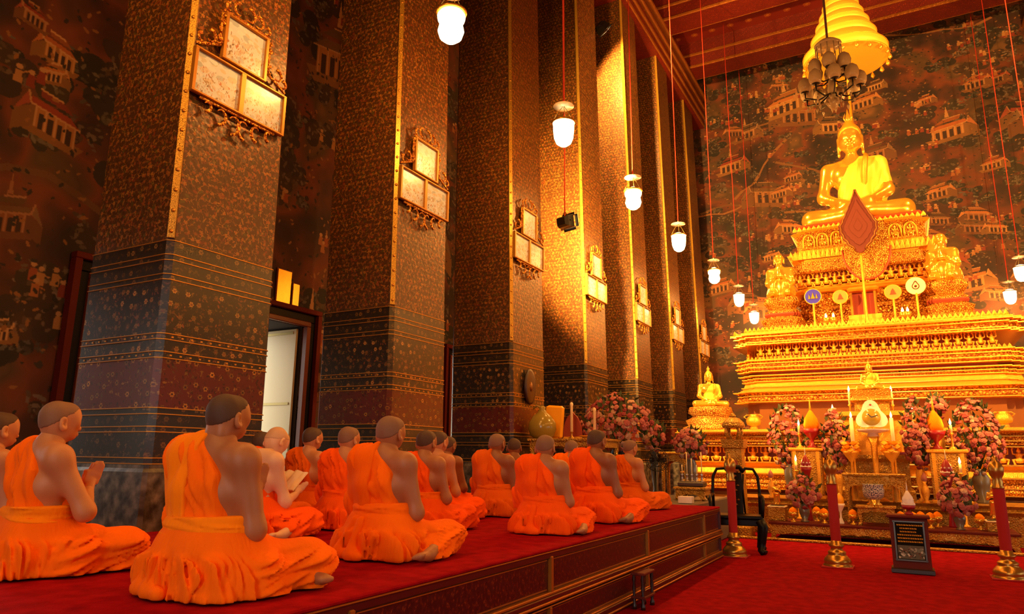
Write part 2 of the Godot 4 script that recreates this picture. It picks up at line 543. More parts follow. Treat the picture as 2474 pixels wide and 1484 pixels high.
func pavilion(cv: Canvas, p: Vector2, s: float, r: RandomNumberGenerator, f: float) -> void:
	# a little hall seen at a slant: base wall, posts, dark doorways, two-tier gabled roof
	var wall := C("9a6832").lerp(C("6e3c1c"), r.randf()).darkened(1.0 - f)
	var roof := ([C("7a2a12"), C("8f4a1c"), C("5a3a1c"), C("9a5a26")][r.randi() % 4] as Color).darkened((1.0 - f) * 0.6)
	var ln := wall.lightened(0.14)
	var k := 1.0 if r.randf() < 0.5 else -1.0
	var X := Vector2(k * s, 0.22 * s)
	var D := Vector2(-k * 0.45 * s, 0.28 * s)
	var U := Vector2(0, -s * 0.55)
	var q := func(a: Vector2, b: Vector2, c: Vector2, d: Vector2, col: Color) -> void: cv.poly([a, b, c, d], col)
	q.call(p - D * 0.25 - X * 0.12, p + X * 1.12 - D * 0.25, p + X * 1.12 + D * 0.2 - U * 0.22, p - X * 0.12 + D * 0.2 - U * 0.22, wall.darkened(0.2))
	q.call(p, p + X, p + X + U, p + U, wall)
	q.call(p, p + D, p + D + U, p + U, wall.darkened(0.25))
	for i in 4:
		var a := p + X * (0.1 + 0.22 * i)
		q.call(a, a + X * 0.12, a + X * 0.12 + U * 0.7, a + U * 0.7, C("2a1208"))
	for i in 5: cv.line(p + X * (0.04 + 0.23 * i), p + X * (0.04 + 0.23 * i) + U, 1.8, ln)
	q.call(p + U * 0.95 - X * 0.1, p + X * 1.1 + U * 0.95, p + X * 0.95 + U * 1.5 + D * 0.3, p + X * 0.05 + U * 1.5 + D * 0.3, roof)
	cv.line(p + U * 0.95 - X * 0.1, p + X * 1.1 + U * 0.95, 2.2, ln)
	q.call(p + U * 1.45 + X * 0.1, p + X * 0.9 + U * 1.45, p + X * 0.75 + U * 2.0 + D * 0.3, p + X * 0.2 + U * 2.0 + D * 0.3, roof.darkened(0.15))
	cv.poly([p + U * 0.95 - X * 0.1, p + D + U * 0.95, p + U * 1.75 + D * 0.4], roof.lightened(0.08))
	cv.line(p + U * 0.95 - X * 0.1, p + U * 1.75 + D * 0.4, 2.0, ln)
	cv.line(p + X * 0.2 + U * 2.0 + D * 0.3, p + X * 0.75 + U * 2.0 + D * 0.3, 2.2, ln)
	if r.randf() < 0.4: cv.poly([p + X * 0.4 + U * 1.9, p + X * 0.55 + U * 1.9, p + X * 0.48 + U * 3.0], wall.lightened(0.1))

# ================================================================ camera, light
func setup() -> void:
	var cam := Camera3D.new()
	cam.name = "camera"
	cam.keep_aspect = Camera3D.KEEP_HEIGHT
	cam.fov = rad_to_deg(2.0 * atan(742.0 / FPX))
	cam.rotation_degrees = Vector3(12.03, 29.096, 0.6425)
	cam.position = EYE
	cam.near = 0.05; cam.far = 200.0
	cam.current = true
	add_child(cam)
	cam_basis = cam.basis
	var we := WorldEnvironment.new()
	we.name = "surroundings"
	var e := Environment.new()
	e.background_mode = Environment.BG_SKY
	var sky := Sky.new()
	var sm := ProceduralSkyMaterial.new()
	sm.sky_top_color = C("c9cdcb"); sm.sky_horizon_color = C("e6e2d6")
	sm.ground_bottom_color = C("6f6a62"); sm.ground_horizon_color = C("a8a298")
	sm.sky_energy_multiplier = SKY_E; sm.ground_energy_multiplier = SKY_E
	sky.sky_material = sm
	e.sky = sky
	e.background_energy_multiplier = 1.0
	e.tonemap_mode = Environment.TONE_MAPPER_LINEAR
	e.tonemap_exposure = EXPOSURE
	e.sdfgi_enabled = true; e.ssao_enabled = true; e.ssil_enabled = true
	we.environment = e
	add_child(we)
const SKY_E := 2.6
const EXPOSURE := 1.0
const LAMP_E := 6.5
const FLOOD_E := 110.0
const WARM := Color(1.0, 0.66, 0.3)

# ================================================================ the room
func wall_piece(root: Node3D, called: String, x0: float, x1: float, y0: float, y1: float, z0: float, z1: float, m: Material) -> void:
	var st := mb()
	box(st, Vector3((x0 + x1) / 2, (y0 + y1) / 2, (z0 + z1) / 2), Vector3(absf(x1 - x0), absf(y1 - y0), absf(z1 - z0)))
	obj(called, st, m, root)
func build_room() -> void:
	var zf := 6.0; var zb := -25.6; var xl := -10.5; var xr := 9.4; var top := 16.2
	var fl := structure("floor")
	wall_piece(fl, "carpet", xl, xr, -0.02, 0.0, zf, zb, M.carpet_floor)
	wall_piece(fl, "slab", xl - 1.3, xr + 1.3, -0.35, -0.02, zf + 0.8, zb - 0.8, M.stone_trim)
	# side walls with deep window openings
	var near_edges := [0.53, -2.67, -5.87, -9.07, -12.27, -15.47, -18.67, -21.87]
	for side in 2:
		var s := -1.0 if side == 0 else 1.0
		var xi := xl if side == 0 else xr
		var w := structure("wall_left" if side == 0 else "wall_right")
		var spans := []      # [z near, z far, y0, y1]
		var z := zf
		for ne in near_edges:
			spans.append([z, ne, 0.0, top])
			spans.append([ne, ne - 1.1, 0.0, 0.75])
			spans.append([ne, ne - 1.1, 3.85, top])
			z = ne - 1.1
		spans.append([z, zb, 0.0, top])
		var st := mb(); var pm := mb()
		for p in spans:
			box(st, Vector3(xi + s * 0.67, (p[2] + p[3]) / 2, (p[0] + p[1]) / 2), Vector3(1.26, p[3] - p[2], p[0] - p[1]))
			# painted plaster on the inner face
			var u0: float = (zf - p[0]) / 32.0; var u1: float = (zf - p[1]) / 32.0
			var v0: float = 1.0 - p[3] / top; var v1: float = 1.0 - p[2] / top
			var xx := xi + s * 0.02
			if side == 0: quad_uv(pm, Vector3(xx, p[3], p[0]), Vector3(xx, p[3], p[1]), Vector3(xx, p[2], p[1]), Vector3(xx, p[2], p[0]), Vector2(u0, v0), Vector2(u1, v1))
			else: quad_uv(pm, Vector3(xx, p[3], p[1]), Vector3(xx, p[3], p[0]), Vector3(xx, p[2], p[0]), Vector3(xx, p[2], p[1]), Vector2(u1, v0), Vector2(u0, v1))
		obj("masonry", st, M.plaster_dark, w)
		obj("mural", pm, M.mural_side, w)
		var n := 0
		for ne in near_edges:
			n += 1
			build_window(n + side * 8, xi, s, ne)
	# end wall
	var wb := structure("wall_back")
	wall_piece(wb, "masonry", xl - 1.3, xr + 1.3, 0, top, zb - 0.02, zb - 0.8, M.plaster_dark)
	var pm2 := mb()
	quad_uv(pm2, Vector3(xl, top, zb), Vector3(xr, top, zb), Vector3(xr, 0, zb), Vector3(xl, 0, zb))
	obj("mural", pm2, M.mural_end, wb)
	# front wall with three doorways, behind the camera
	var wf := structure("wall_front")
	for p in [[xl - 1.3, -8.6, 0, top], [-8.6, -7.5, 4.2, top], [-7.5, -2.1, 0, top], [-2.1, 1.0, 5.4, top], [1.0, 6.4, 0, top], [6.4, 7.5, 4.2, top], [7.5, xr + 1.3, 0, top]]:
		wall_piece(wf, "masonry", p[0], p[1], p[2], p[3], zf, zf + 0.8, M.plaster_dark)
	var k := 0
	for p in [[-8.6, -7.5, 4.2], [-2.1, 1.0, 5.4], [6.4, 7.5, 4.2]]:
		k += 1
		var d := structure("door_%d" % k)
		var st := mb()
		for x in [p[0], p[1]]: box(st, Vector3(x, p[2] / 2, zf - 0.05), Vector3(0.18, p[2], 0.12))
		box(st, Vector3((p[0] + p[1]) / 2, p[2], zf - 0.05), Vector3(p[1] - p[0] + 0.18, 0.18, 0.12))
		obj("door_frame", st, M.red_wood, d)
		for q in [[p[0] + 0.04, 1.0], [p[1] - 0.04, -1.0]]:
			wall_piece(d, "door_leaf", q[0] - 0.03, q[0] + 0.03, 0.02, p[2] - 0.1, zf + 0.85, zf + 1.7, M.red_wood)
	# ceilings
	var ce := structure("ceiling")
	wall_piece(ce, "nave_panel", COLX - 0.6, AX * 2 - COLX + 0.6, top, top + 0.2, zf, zb, M.ceiling_panel)
	wall_piece(ce, "aisle_panel", xl - 1.3, COLX - 0.6, 14.4, 14.6, zf, zb, M.ceiling_panel)
	wall_piece(ce, "aisle_panel", AX * 2 - COLX + 0.6, xr + 1.3, 14.4, 14.6, zf, zb, M.ceiling_panel)
	for i in range(-3, 8):
		var z := COLZ - i * BAY - COLW / 2
		if z < zb or z > zf: continue
		var b := part(ce, "cross_beam")
		wall_piece(b, "beam", COLX - 0.3, AX * 2 - COLX + 0.3, 15.15, top, z - 0.42, z + 0.42, M.beam_red)
		for y in [15.15, 15.62]:
			for d in [-0.44, 0.44]:
				var st := mb()
				box(st, Vector3(AX, y + 0.05, z + d), Vector3((AX - COLX) * 2 + 0.5, 0.1, 0.06), Basis.IDENTITY, 0.02)
				obj("gilt_rail", st, M.beam_gilt, b)
	for s in [-1, 1]:
		var b := part(ce, "architrave")
		var x: float = AX + s * (AX - COLX + 0.62)
		wall_piece(b, "beam", x - 0.5, x + 0.5, 13.9, 15.2, zf, zb, M.beam_red)
		wall_piece(b, "clerestory", x - 0.3, x + 0.3, 15.2, top, zf, zb, M.beam_red)
		for q in [[13.92, 0.53], [14.25, 0.56], [14.62, 0.6], [15.02, 0.66]]:
			var st := mb()
			box(st, Vector3(x, q[0] + 0.07, (zf + zb) / 2), Vector3(q[1] * 2, 0.14, zf - zb), Basis.IDENTITY, 0.03)
			obj("gilt_rail", st, M.beam_gilt, b)

func build_window(n: int, xi: float, s: float, ne: float) -> void:
	var w := structure("window_%d" % n)
	var z0 := ne; var z1 := ne - 1.1; var y0 := 0.75; var y1 := 3.85
	# moulded casing in three steps standing proud of the painted wall
	for p in [[0.36, 0.26, 0.14, "red_wood"], [0.26, 0.10, 0.05, "black_lacquer"], [0.10, 0.0, 0.10, "frame_wood"]]:
		var st := mb()
		var o: float = p[0]; var i: float = p[1]; var d: float = p[2]; var t := o - i
		for z in [z0 + (o + i) / 2, z1 - (o + i) / 2]: box(st, Vector3(xi - s * d / 2, (y0 + y1) / 2, z), Vector3(d, y1 - y0 + i * 2, t), Basis.IDENTITY, 0.012)
		for y in [y1 + (o + i) / 2, y0 - (o + i) / 2]: box(st, Vector3(xi - s * d / 2, y, (z0 + z1) / 2), Vector3(d, t, z0 - z1 + o * 2), Basis.IDENTITY, 0.012)
		obj("window_frame", st, M[p[3]], w)
	# shutter leaves folded back against the jambs
	for q in [[z0 - 0.05, 1.0], [z1 + 0.05, -1.0]]:
		var st := mb()
		box(st, Vector3(xi + s * 0.62, (y0 + y1) / 2, q[0]), Vector3(1.0, y1 - y0 - 0.08, 0.05), Basis.IDENTITY, 0.008)
		var lf := obj("shutter", st, M.jamb_cream, w)
		st = mb()
		for yy in [y0 + 0.12, (y0 + y1) / 2, y1 - 0.12]: box(st, Vector3(xi + s * 0.62, yy, q[0] - q[1] * 0.03), Vector3(0.86, 0.05, 0.02))
		obj("rail", st, M.brass_dull, lf)

# ================================================================ columns
func xr_(y: float) -> float:
	return COLW / 2 - 0.019 * (y - 1.33)
func xl_(y: float) -> float:
	return -COLW / 2 - 0.0107 * (y - 1.33)
func col_ring(y: float, e: float, c := 0.05) -> PackedVector3Array:
	var a := xl_(y) - e; var b := xr_(y) + e; var h := COLW / 2 + e
	return PackedVector3Array([Vector3(a, y, -h + c), Vector3(a + c, y, -h), Vector3(b - c, y, -h), Vector3(b, y, -h + c), Vector3(b, y, h - c), Vector3(b - c, y, h), Vector3(a + c, y, h), Vector3(a, y, h - c)])
func build_columns() -> void:
	var t := thing("column", "", "column", Vector3(COLX - COLW / 2, 0, COLZ - COLW / 2), "lacquered columns along the side of the hall")
	var bands := [["shaft", 3.22, 13.9, 0.0, "column"], ["upper_band", 2.853, 3.22, 0.004, "column_lower"], ["flower_band", 2.143, 2.853, 0.004, "column_flower"], ["red_band", 1.706, 2.143, 0.004, "column_red"], ["dark_band", 1.221, 1.706, 0.004, "column_lower"]]
	for b in bands:
		var st := mb()
		var rings := []
		var n := 2 if b[1] < 3 else 6
		for k in n + 1:
			var y: float = lerpf(b[1], b[2], float(k) / n)
			rings.append(col_ring(y, b[3]))
		loft(st, rings, true, true)
		obj(b[0], st, M[b[4]], t)
	var st := mb()
	loft(st, [col_ring(0.0, 0.03, 0.03), col_ring(1.16, 0.03, 0.03), col_ring(1.19, 0.012, 0.03), col_ring(1.221, 0.012, 0.03)], true, true)
	obj("plinth", st, M.plinth_stone, t)
	for y in [3.22, 3.088, 3.035, 2.905, 2.853, 2.361, 2.309, 2.199, 2.143, 1.706, 1.653, 1.545, 1.499, 1.278, 1.228]:
		st = mb()
		var hh := 0.0055
		loft(st, [col_ring(y - hh, 0.004), col_ring(y - hh * 0.5, 0.012), col_ring(y + hh * 0.5, 0.012), col_ring(y + hh, 0.004)])
		obj("gilt_line", st, M.gold_line, t)
	# chains of small gilt tablets between the paired lines
	for y in [2.335, 2.171]:
		st = mb()
		for k in 11:
			var u := -0.5 + k * 0.1
			box(st, Vector3(xr_(y) + 0.005, y, u), Vector3(0.006, 0.014, 0.022))
			box(st, Vector3(u, y, COLW / 2 + 0.005), Vector3(0.022, 0.014, 0.006))
		obj("gilt_tablet", st, M.gold_line, t).set_meta("kind", "stuff")
	for sx in [1]:
		for sz in [1]:
			st = mb()
			var rings := []
			for y in [3.24, 6.0, 9.0, 13.9]:
				var x: float = (xr_(y) if sx > 0 else xl_(y)) - sx * 0.02
				var z: float = (COLW / 2 - 0.02) * sz
				rings.append(rect_ring(Vector3(x, 0, z), Basis(Vector3.UP, PI / 4), 0.03, 0.03, y))
			loft(st, rings, true, true)
			var cs := obj("corner_strip", st, M.gold_strip, t)
			if sx == 1 and sz == 1:
				st = mb(true)
				for k in 26:
					lathe(st, [[0.0, -0.008], [0.02, -0.004], [0.016, 0.004], [0.0, 0.012]], 6, Vector3(xr_(3.3 + k * 0.2) + 0.002, 3.3 + k * 0.2, COLW / 2 + 0.002), Basis(Vector3(1, 0, -1).normalized(), -PI / 2))
				var ro := obj("rosette", st, M.gold_line, cs)
				ro.set_meta("kind", "stuff")
	var which := ["first", "second", "third", "fourth", "fifth", "sixth", "seventh"]
	for i in 7:
		var label: String = ["broad lacquered column beside the doorway, its grey stone foot behind the reading monk", "second lacquered column along the hall, just past the lit doorway",
			"third lacquered column, dark foot beside the gilt table with the jar", "fourth lacquered column, floodlit bright yellow at mid height", "fifth lacquered column, floodlit bright yellow near its top",
			"sixth lacquered column, narrow, between the fifth column and the last one", "last lacquered column, against the painted end wall"][i]
		if i == 0: t.set_meta("label", label)
		else: dup(t, Vector3(COLX - COLW / 2, 0, COLZ - COLW / 2 - i * BAY), 0.0, label)

# ================================================================ framed pictures on the columns
func picture_texture(seed_: int) -> ImageTexture:
	var r := RandomNumberGenerator.new(); r.seed = seed_
	var cv := Canvas.new(256, 192, C("b2c2da"))
	for k in 60: blot(cv, Vector2(r.randf() * 256, r.randf() * 192), r.randf_range(8, 30), r.randf_range(-0.3, 0.3), C("b2c2da").lerp([C("aaa8a0"), C("c2cfe2"), C("8a9ab0"), C("b8a898")][r.randi() % 4], 0.6))
	for k in 150:
		var p := Vector2(r.randf() * 256, 60 + r.randf() * 130)
		cv.line(p, p + Vector2(r.randf_range(-3, 3), r.randf_range(5, 12)), r.randf_range(1, 2.5), [C("8a7a72"), C("9a5a44"), C("7a6a5a"), C("b08a6a")][r.randi() % 4])
	for k in 40:
		var p := Vector2(r.randf() * 256, 90 + r.randf() * 90)
		blot(cv, p, r.randf_range(4, 10), r.randf() * 3, [C("8f8070"), C("a07058"), C("776a60")][r.randi() % 3])
	return cv.tex()
func build_pictures() -> void:
	var pm := []
	for k in 3:
		var m := mat("picture_%d" % k, C("ffffff"), 0.25)
		m.albedo_texture = picture_texture(90 + k)
		m.clearcoat_enabled = true; m.clearcoat = 0.6; m.clearcoat_roughness = 0.05
		pm.append(m)
	# local frame: x runs along the wall (away from the camera), z out of the wall
	var t := thing("framed_picture", "", "picture frame", Vector3.ZERO, "gilt picture trios hung on the columns")
	var cells := [[-0.555, -0.01, 0.0, 0.45], [0.01, 0.555, 0.0, 0.45], [-0.26, 0.26, 0.5, 0.99]]
	for k in 3:
		var c: Array = cells[k]
		var cx: float = (c[0] + c[1]) / 2; var cy: float = (c[2] + c[3]) / 2; var w: float = c[1] - c[0]; var h: float = c[3] - c[2]
		var st := mb()
		quad_uv(st, Vector3(c[0], c[3], 0.02), Vector3(c[1], c[3], 0.02), Vector3(c[1], c[2], 0.02), Vector3(c[0], c[2], 0.02))
		obj("picture", st, pm[k], t)
		st = mb()
		for q in [[cx, c[3], w + 0.034, 0.032], [cx, c[2], w + 0.034, 0.032], [c[0], cy, 0.032, h], [c[1], cy, 0.032, h]]:
			box(st, Vector3(q[0], q[1], 0.025), Vector3(q[2], q[3], 0.05), Basis.IDENTITY, 0.012)
		obj("frame", st, M.gilt_old, t)
	var st := mb()
	box(st, Vector3(0, 0.5, 0.005), Vector3(1.1, 1.0, 0.01))
	# carved scrolls: crest on top, shoulders beside the upper picture, swag below
	st = mb(true)
	scroll(st, Vector2(-0.3, 1.02), Vector2(0.3, 1.02), 0.2, 5)
	obj("crest", st, M.gold_carved_fine, t)
	st = mb(true)
	scroll(st, Vector2(-0.56, 0.5), Vector2(-0.29, 0.62), 0.16, 3); scroll(st, Vector2(-0.31, 0.6), Vector2(-0.3, 0.98), 0.06, 4)
	obj("shoulder_scroll", st, M.gold_carved_fine, t)
	st = mb(true)
	scroll(st, Vector2(0.29, 0.62), Vector2(0.56, 0.5), 0.16, 3); scroll(st, Vector2(0.31, 0.6), Vector2(0.3, 0.98), 0.06, 4)
	obj("shoulder_scroll", st, M.gold_carved_fine, t)
	st = mb(true)
	scroll(st, Vector2(-0.46, -0.03), Vector2(0.46, -0.03), -0.24, 6)
	obj("apron_scroll", st, M.gold_carved_fine, t)
	var where := ["on the broad first column", "on the second column past the lit doorway", "on the third column beside the hanging black floodlight", "on the floodlit fourth column", "on the fifth column", "on the sixth column", "on the last column by the end wall"]
	for i in 7:
		var z := COLZ - i * BAY - COLW / 2 + 0.04
		var pos := Vector3(COLX - 0.019 * 3.6 + 0.03, 4.72, z)
		var o := t
		var lab: String = "trio of pale pictures in gilt frame " + where[i]
		if i > 0: o = dup(t, pos, 0.0, lab)
		o.set_meta("label", lab)
		o.position = pos
		o.rotation = Vector3(0, PI / 2, 0)
func scroll(st: SurfaceTool, a: Vector2, b: Vector2, amp: float, n: int) -> void:
	# a run of curled leaves between two points, swelling in the middle
	for k in n:
		var u := (k + 0.5) / n
		var p := a.lerp(b, u)
		var s := amp * (0.35 + 0.65 * sin(PI * u))
		var pts := []; var rad := []
		var dir := 1.0 if u < 0.5 else -1.0
		for q in 9:
			var tt := q / 8.0
			var ang := PI / 2 * signf(amp) + dir * tt * 3.8
			var rr := absf(s) * (1.0 - 0.62 * tt) * 0.55
			pts.append(Vector3(p.x + cos(ang) * rr * 0.9, p.y + s * 0.45 + sin(ang) * rr, 0.025 + 0.012 * sin(tt * PI)))
			rad.append(0.018 * (1.1 - 0.7 * tt))
		tube(st, pts, rad, 5)
	tube(st, [Vector3(a.x, a.y, 0.02), Vector3(b.x, b.y, 0.02)], 0.016, 5)

# ================================================================ the monks' platform
func build_dais() -> void:
	var x1 := -2.352; var x0 := -5.6; var z0 := 1.2; var z1 := -10.2
	var t := thing("monks_platform", "long low red-carpeted platform of carved red wood that the monks kneel on", "platform", Vector3(0, 0, 0))
	var st := mb()
	box(st, Vector3((x0 + x1) / 2, DAIS - 0.012, (z0 + z1) / 2), Vector3(x1 - x0 + 0.02, 0.024, z0 - z1 + 0.02), Basis.IDENTITY, 0.008)
	obj("carpet", st, M.carpet_dais, t)
	st = mb()
	box(st, Vector3((x0 + x1) / 2, (DAIS - 0.03) / 2, (z0 + z1) / 2), Vector3(x1 - x0 - 0.06, DAIS - 0.03, z0 - z1 - 0.06))
	obj("carcass", st, M.dais_wood, t)
	# the side towards the aisle: edge rail, upper panels, double moulding, lower panels, foot moulding
	var L := z0 - z1; var zm := (z0 + z1) / 2
	var rails := [["edge_rail", DAIS - 0.05, 0.05, 0.035, "dais_rail"], ["gilt_bead", DAIS - 0.028, 0.008, 0.045, "dais_gilt"], ["gilt_bead", 0.362, 0.022, 0.05, "dais_gilt"], ["middle_rail", 0.335, 0.034, 0.06, "dais_rail"], ["gilt_bead", 0.31, 0.02, 0.07, "dais_gilt"], ["gilt_bead", 0.275, 0.01, 0.05, "dais_gilt"],
		["gilt_bead", 0.088, 0.016, 0.05, "dais_gilt"], ["foot_rail", 0.055, 0.05, 0.055, "dais_rail"], ["gilt_bead", 0.03, 0.016, 0.065, "dais_gilt"], ["foot_rail", 0.011, 0.022, 0.05, "dais_rail"]]
	for r in rails:
		st = mb()
		box(st, Vector3(x1 - 0.03 + r[3] / 2, r[1], zm), Vector3(r[3], r[2], L), Basis.IDENTITY, 0.006)
		obj(r[0], st, M[r[4]], t)
		st = mb()
		box(st, Vector3((x0 + x1) / 2, r[1], z1 + 0.03 - r[3] / 2), Vector3(x1 - x0, r[2], r[3]), Basis.IDENTITY, 0.006)
		obj(r[0], st, M[r[4]], t)
	# measured panel joints
	var joints := [0.9, -0.9, -2.7]
	joints.append(at_x(1330, 1345, x1).z)
	joints.append(at_x(1563, 1290, x1).z)
	joints.append(at_x(1700, 1255, x1).z)
	joints.append(-10.17)
	for k in joints.size():
		st = mb()
		box(st, Vector3(x1 - 0.008, 0.49, joints[k]), Vector3(0.05, 0.25, 0.035), Basis.IDENTITY, 0.006)
		obj("stile", st, M.dais_gilt if k < joints.size() - 1 else M.dais_rail, t)
		st = mb()
		box(st, Vector3(x1 - 0.008, 0.18, joints[k] + 0.02), Vector3(0.05, 0.18, 0.035), Basis.IDENTITY, 0.006)
		obj("stile", st, M.dais_gilt if k < joints.size() - 1 else M.dais_rail, t)
		if k + 1 < joints.size():
			for q in [[0.49, 0.24], [0.18, 0.18]]:
				st = mb()
				box(st, Vector3(x1 - 0.02, q[0], (joints[k] + joints[k + 1]) / 2), Vector3(0.02, q[1], joints[k] - joints[k + 1] - 0.05), Basis.IDENTITY, 0.008)
				var pn := obj("panel", st, M.dais_wood, t)
				st = mb()
				var za: float = joints[k] - 0.05; var zb: float = joints[k + 1] + 0.05
				for yy in [q[0] + q[1] / 2 - 0.02, q[0] - q[1] / 2 + 0.02]: box(st, Vector3(x1 - 0.008, yy, (za + zb) / 2), Vector3(0.008, 0.006, za - zb))
				obj("gilt_bead", st, M.dais_gilt, pn)
	# a small iron step hooked on the side
	var p0 := at_x(1535, 1370, x1 + 0.06)
	var s := thing("boarding_step", "small dark turned wooden step standing against the red platform side", "step", Vector3(x1 + 0.13, 0, p0.z))
	for dz in [-0.13, 0.13]:
		for dx in [-0.04, 0.04]:
			st = mb(true)
			lathe(st, [[0.022, 0.0], [0.022, 0.03], [0.012, 0.05], [0.02, 0.09], [0.012, 0.13], [0.018, 0.18], [0.012, 0.22], [0.02, 0.25], [0.012, 0.29], [0.016, 0.31]], 8, Vector3(dx, 0, dz))
			obj("leg", st, M.dark_wood, s)
	for yy in [0.30, 0.1]:
		st = mb()
		box(st, Vector3(0, yy, 0), Vector3(0.13, 0.025, 0.3), Basis.IDENTITY, 0.006)
		obj("tread", st, M.red_wood, s)

# ================================================================ hanging lamps, floods
func lamp_proto(kind: int) -> Node3D:
	var t := thing("hanging_lamp", "", "hanging lamp", Vector3.ZERO, "glass lamps hanging along the columns")
	var st := mb(true)
	if kind == 0:
		lathe(st, [[0.0, -0.24], [0.06, -0.232], [0.115, -0.19], [0.15, -0.1], [0.162, 0.02], [0.165, 0.12], [0.172, 0.15], [0.15, 0.17], [0.09, 0.2], [0.05, 0.215], [0.0, 0.22]], 20)
	else:
		lathe(st, [[0.0, -0.23], [0.07, -0.22], [0.13, -0.17], [0.155, -0.09], [0.14, -0.02], [0.135, 0.01], [0.16, 0.06], [0.165, 0.11], [0.13, 0.16], [0.07, 0.19], [0.055, 0.22], [0.0, 0.225]], 20)
	obj("glass", st, M.lamp_glass_lit, t)
	st = mb(true)
	lathe(st, [[0.165, 0.14], [0.182, 0.145], [0.182, 0.165], [0.165, 0.17]], 20)
	obj("rim", st, M.brass, t)
	for k in 3:
		st = mb(true)
		var a := TAU * k / 3 + 0.4
		tube(st, [Vector3(cos(a) * 0.175, 0.16, sin(a) * 0.175), Vector3(cos(a) * 0.1, 0.3, sin(a) * 0.1), Vector3(0, 0.44, 0)], 0.005, 5)
		obj("chain", st, M.brass_dull, t)
	st = mb(true)
	lathe(st, [[0.165, 0.425], [0.16, 0.435], [0.09, 0.455], [0.02, 0.47], [0.012, 0.5], [0.0, 0.5]], 20)
	obj("smoke_bell", st, M.lamp_shade_white, t)
	st = mb(true)
	tube(st, [Vector3(0, 0.49, 0), Vector3(0, 10.08, 0)], 0.011, 6)
	obj("cord", st, M.cord_red, t)
	var l := OmniLight3D.new()
	l.name = "lamp_light"
	l.light_color = WARM
	l.light_energy = LAMP_E
	l.light_size = 0.12
	l.omni_range = 40.0
	l.omni_attenuation = 2.0
	l.shadow_enabled = true
	t.add_child(l)
	return t
func build_lamps() -> void:
	var a := lamp_proto(0); var b := lamp_proto(1)
	var zs := [-6.01, -9.13, -12.34, -15.5, -18.98, -22.3, -24.8]
	var kinds := [1, 0, 1, 0, 1, 0, 0]
	var lab := ["round glowing glass lamp hanging before the first and second columns", "acorn-shaped glowing lamp under a white smoke bell, beside the black floodlight", "round glowing lamp hanging in front of the fifth column", "acorn-shaped glowing lamp in front of the sixth column",
		"small round lamp with visible chains against the dark mural", "glowing lamp hanging left of the altar, second nearest the end wall", "glowing lamp hanging left of the altar, close to the end wall"]
	var used := [false, false]
	for i in 7:
		var k: int = kinds[i]
		var src: Node3D = a if k == 0 else b
		var pos := Vector3(-4.2, 6.25 if i < 6 else 6.12, zs[i])
		if not used[k]:
			used[k] = true
			src.position = pos
			src.set_meta("label", lab[i])
		else: dup(src, pos, 0.0, lab[i])
	for i in 7:
		var pos := Vector3(3.1, 6.25 if i < 6 else 6.12, zs[i])
		var l: String = ["glowing lamp hanging right of the altar, second nearest the end wall", "glowing lamp hanging right of the altar, close to the end wall"][i - 5] if i >= 5 else "glass lamp hanging on the far side of the nave"
		dup(a if kinds[i] == 0 else b, pos, 0.0, l)
	for z in [-2.81, 0.39, 3.59]:
		for x in [-4.2, 3.1]: dup(a, Vector3(x, 6.25, z), 0.0, "glass lamp hanging over the near end of the hall")
	# floodlights turned on the great image
	flood(Vector3(-5.32, 5.72, -11.6), Vector3(-3.2, 7.0, -18.6), "black floodlight hanging on a red cord beside the third column", true, 1.0)
	flood(Vector3(-5.74, 11.9, -14.8), Vector3(-3.0, 9.0, -18.9), "small floodlight high on the back of the fourth column", false, 1.0)
	flood(Vector3(4.22, 5.72, -11.6), Vector3(2.1, 7.0, -18.6), "black floodlight across the nave, on the right of the altar", true, 0.8)
	flood(Vector3(4.64, 11.9, -14.8), Vector3(1.9, 9.0, -18.9), "small floodlight high across the nave", false, 0.8)
func flood(at: Vector3, to: Vector3, label: String, cord: bool, f: float) -> void:
	var t := thing("floodlight", label, "floodlight", at, "floodlights turned on the altar")
	var b := Basis.looking_at(to - at)
	var st := mb()
	loft(st, [ring4(b, 0.1, 0.07, 0.12), ring4(b, 0.13, 0.1, 0.04), ring4(b, 0.16, 0.12, -0.08)], true, false)
	var hs := obj("housing", st, M.black_metal, t)
	st = mb()
	for q in [-1.0, 1.0]: box(st, b * Vector3(q * 0.19, 0, -0.13), Vector3(0.07, 0.24, 0.01), b)
	for q in [-1.0, 1.0]: box(st, b * Vector3(0, q * 0.14, -0.13), Vector3(0.3, 0.06, 0.01), b)
	obj("barn_door", st, M.black_metal, hs)
	st = mb()
	box(st, b * Vector3(0, 0, -0.07), Vector3(0.3, 0.22, 0.008), b)
	obj("lamp_lens", st, glow("flood_lens", C("ffe0a0"), 3.0), t)
	if cord:
		st = mb(true)
		tube(st, [Vector3(0, 0.1, 0), Vector3(0, 9.4, 0)], 0.012, 6)
		obj("cord", st, M.cord_red, t)
		st = mb(true)
		tube(st, [b * Vector3(-0.15, 0, 0), Vector3(0, 0.2, 0), b * Vector3(0.15, 0, 0)], 0.01, 6)
		obj("bracket", st, M.black_metal, t)
	else:
		st = mb()
		box(st, Vector3(0, 0, 0.08), Vector3(0.05, 0.05, 0.16))
		obj("bracket", st, M.black_metal, t)
	var l := SpotLight3D.new()
	l.name = "flood_light"
	l.light_color = Color(1.0, 0.73, 0.38)
	l.light_energy = FLOOD_E * f
	l.light_size = 0.1
	l.spot_range = 40.0; l.spot_attenuation = 2.0
	l.spot_angle = 70.0; l.spot_angle_attenuation = 0.25
	l.shadow_enabled = true
	t.add_child(l)
	l.transform = Transform3D(b, b * Vector3(0, 0, -0.15))
func ring4(b: Basis, hx: float, hy: float, z: float) -> PackedVector3Array:
	return PackedVector3Array([b * Vector3(-hx, -hy, z), b * Vector3(-hx, hy, z), b * Vector3(hx, hy, z), b * Vector3(hx, -hy, z)])

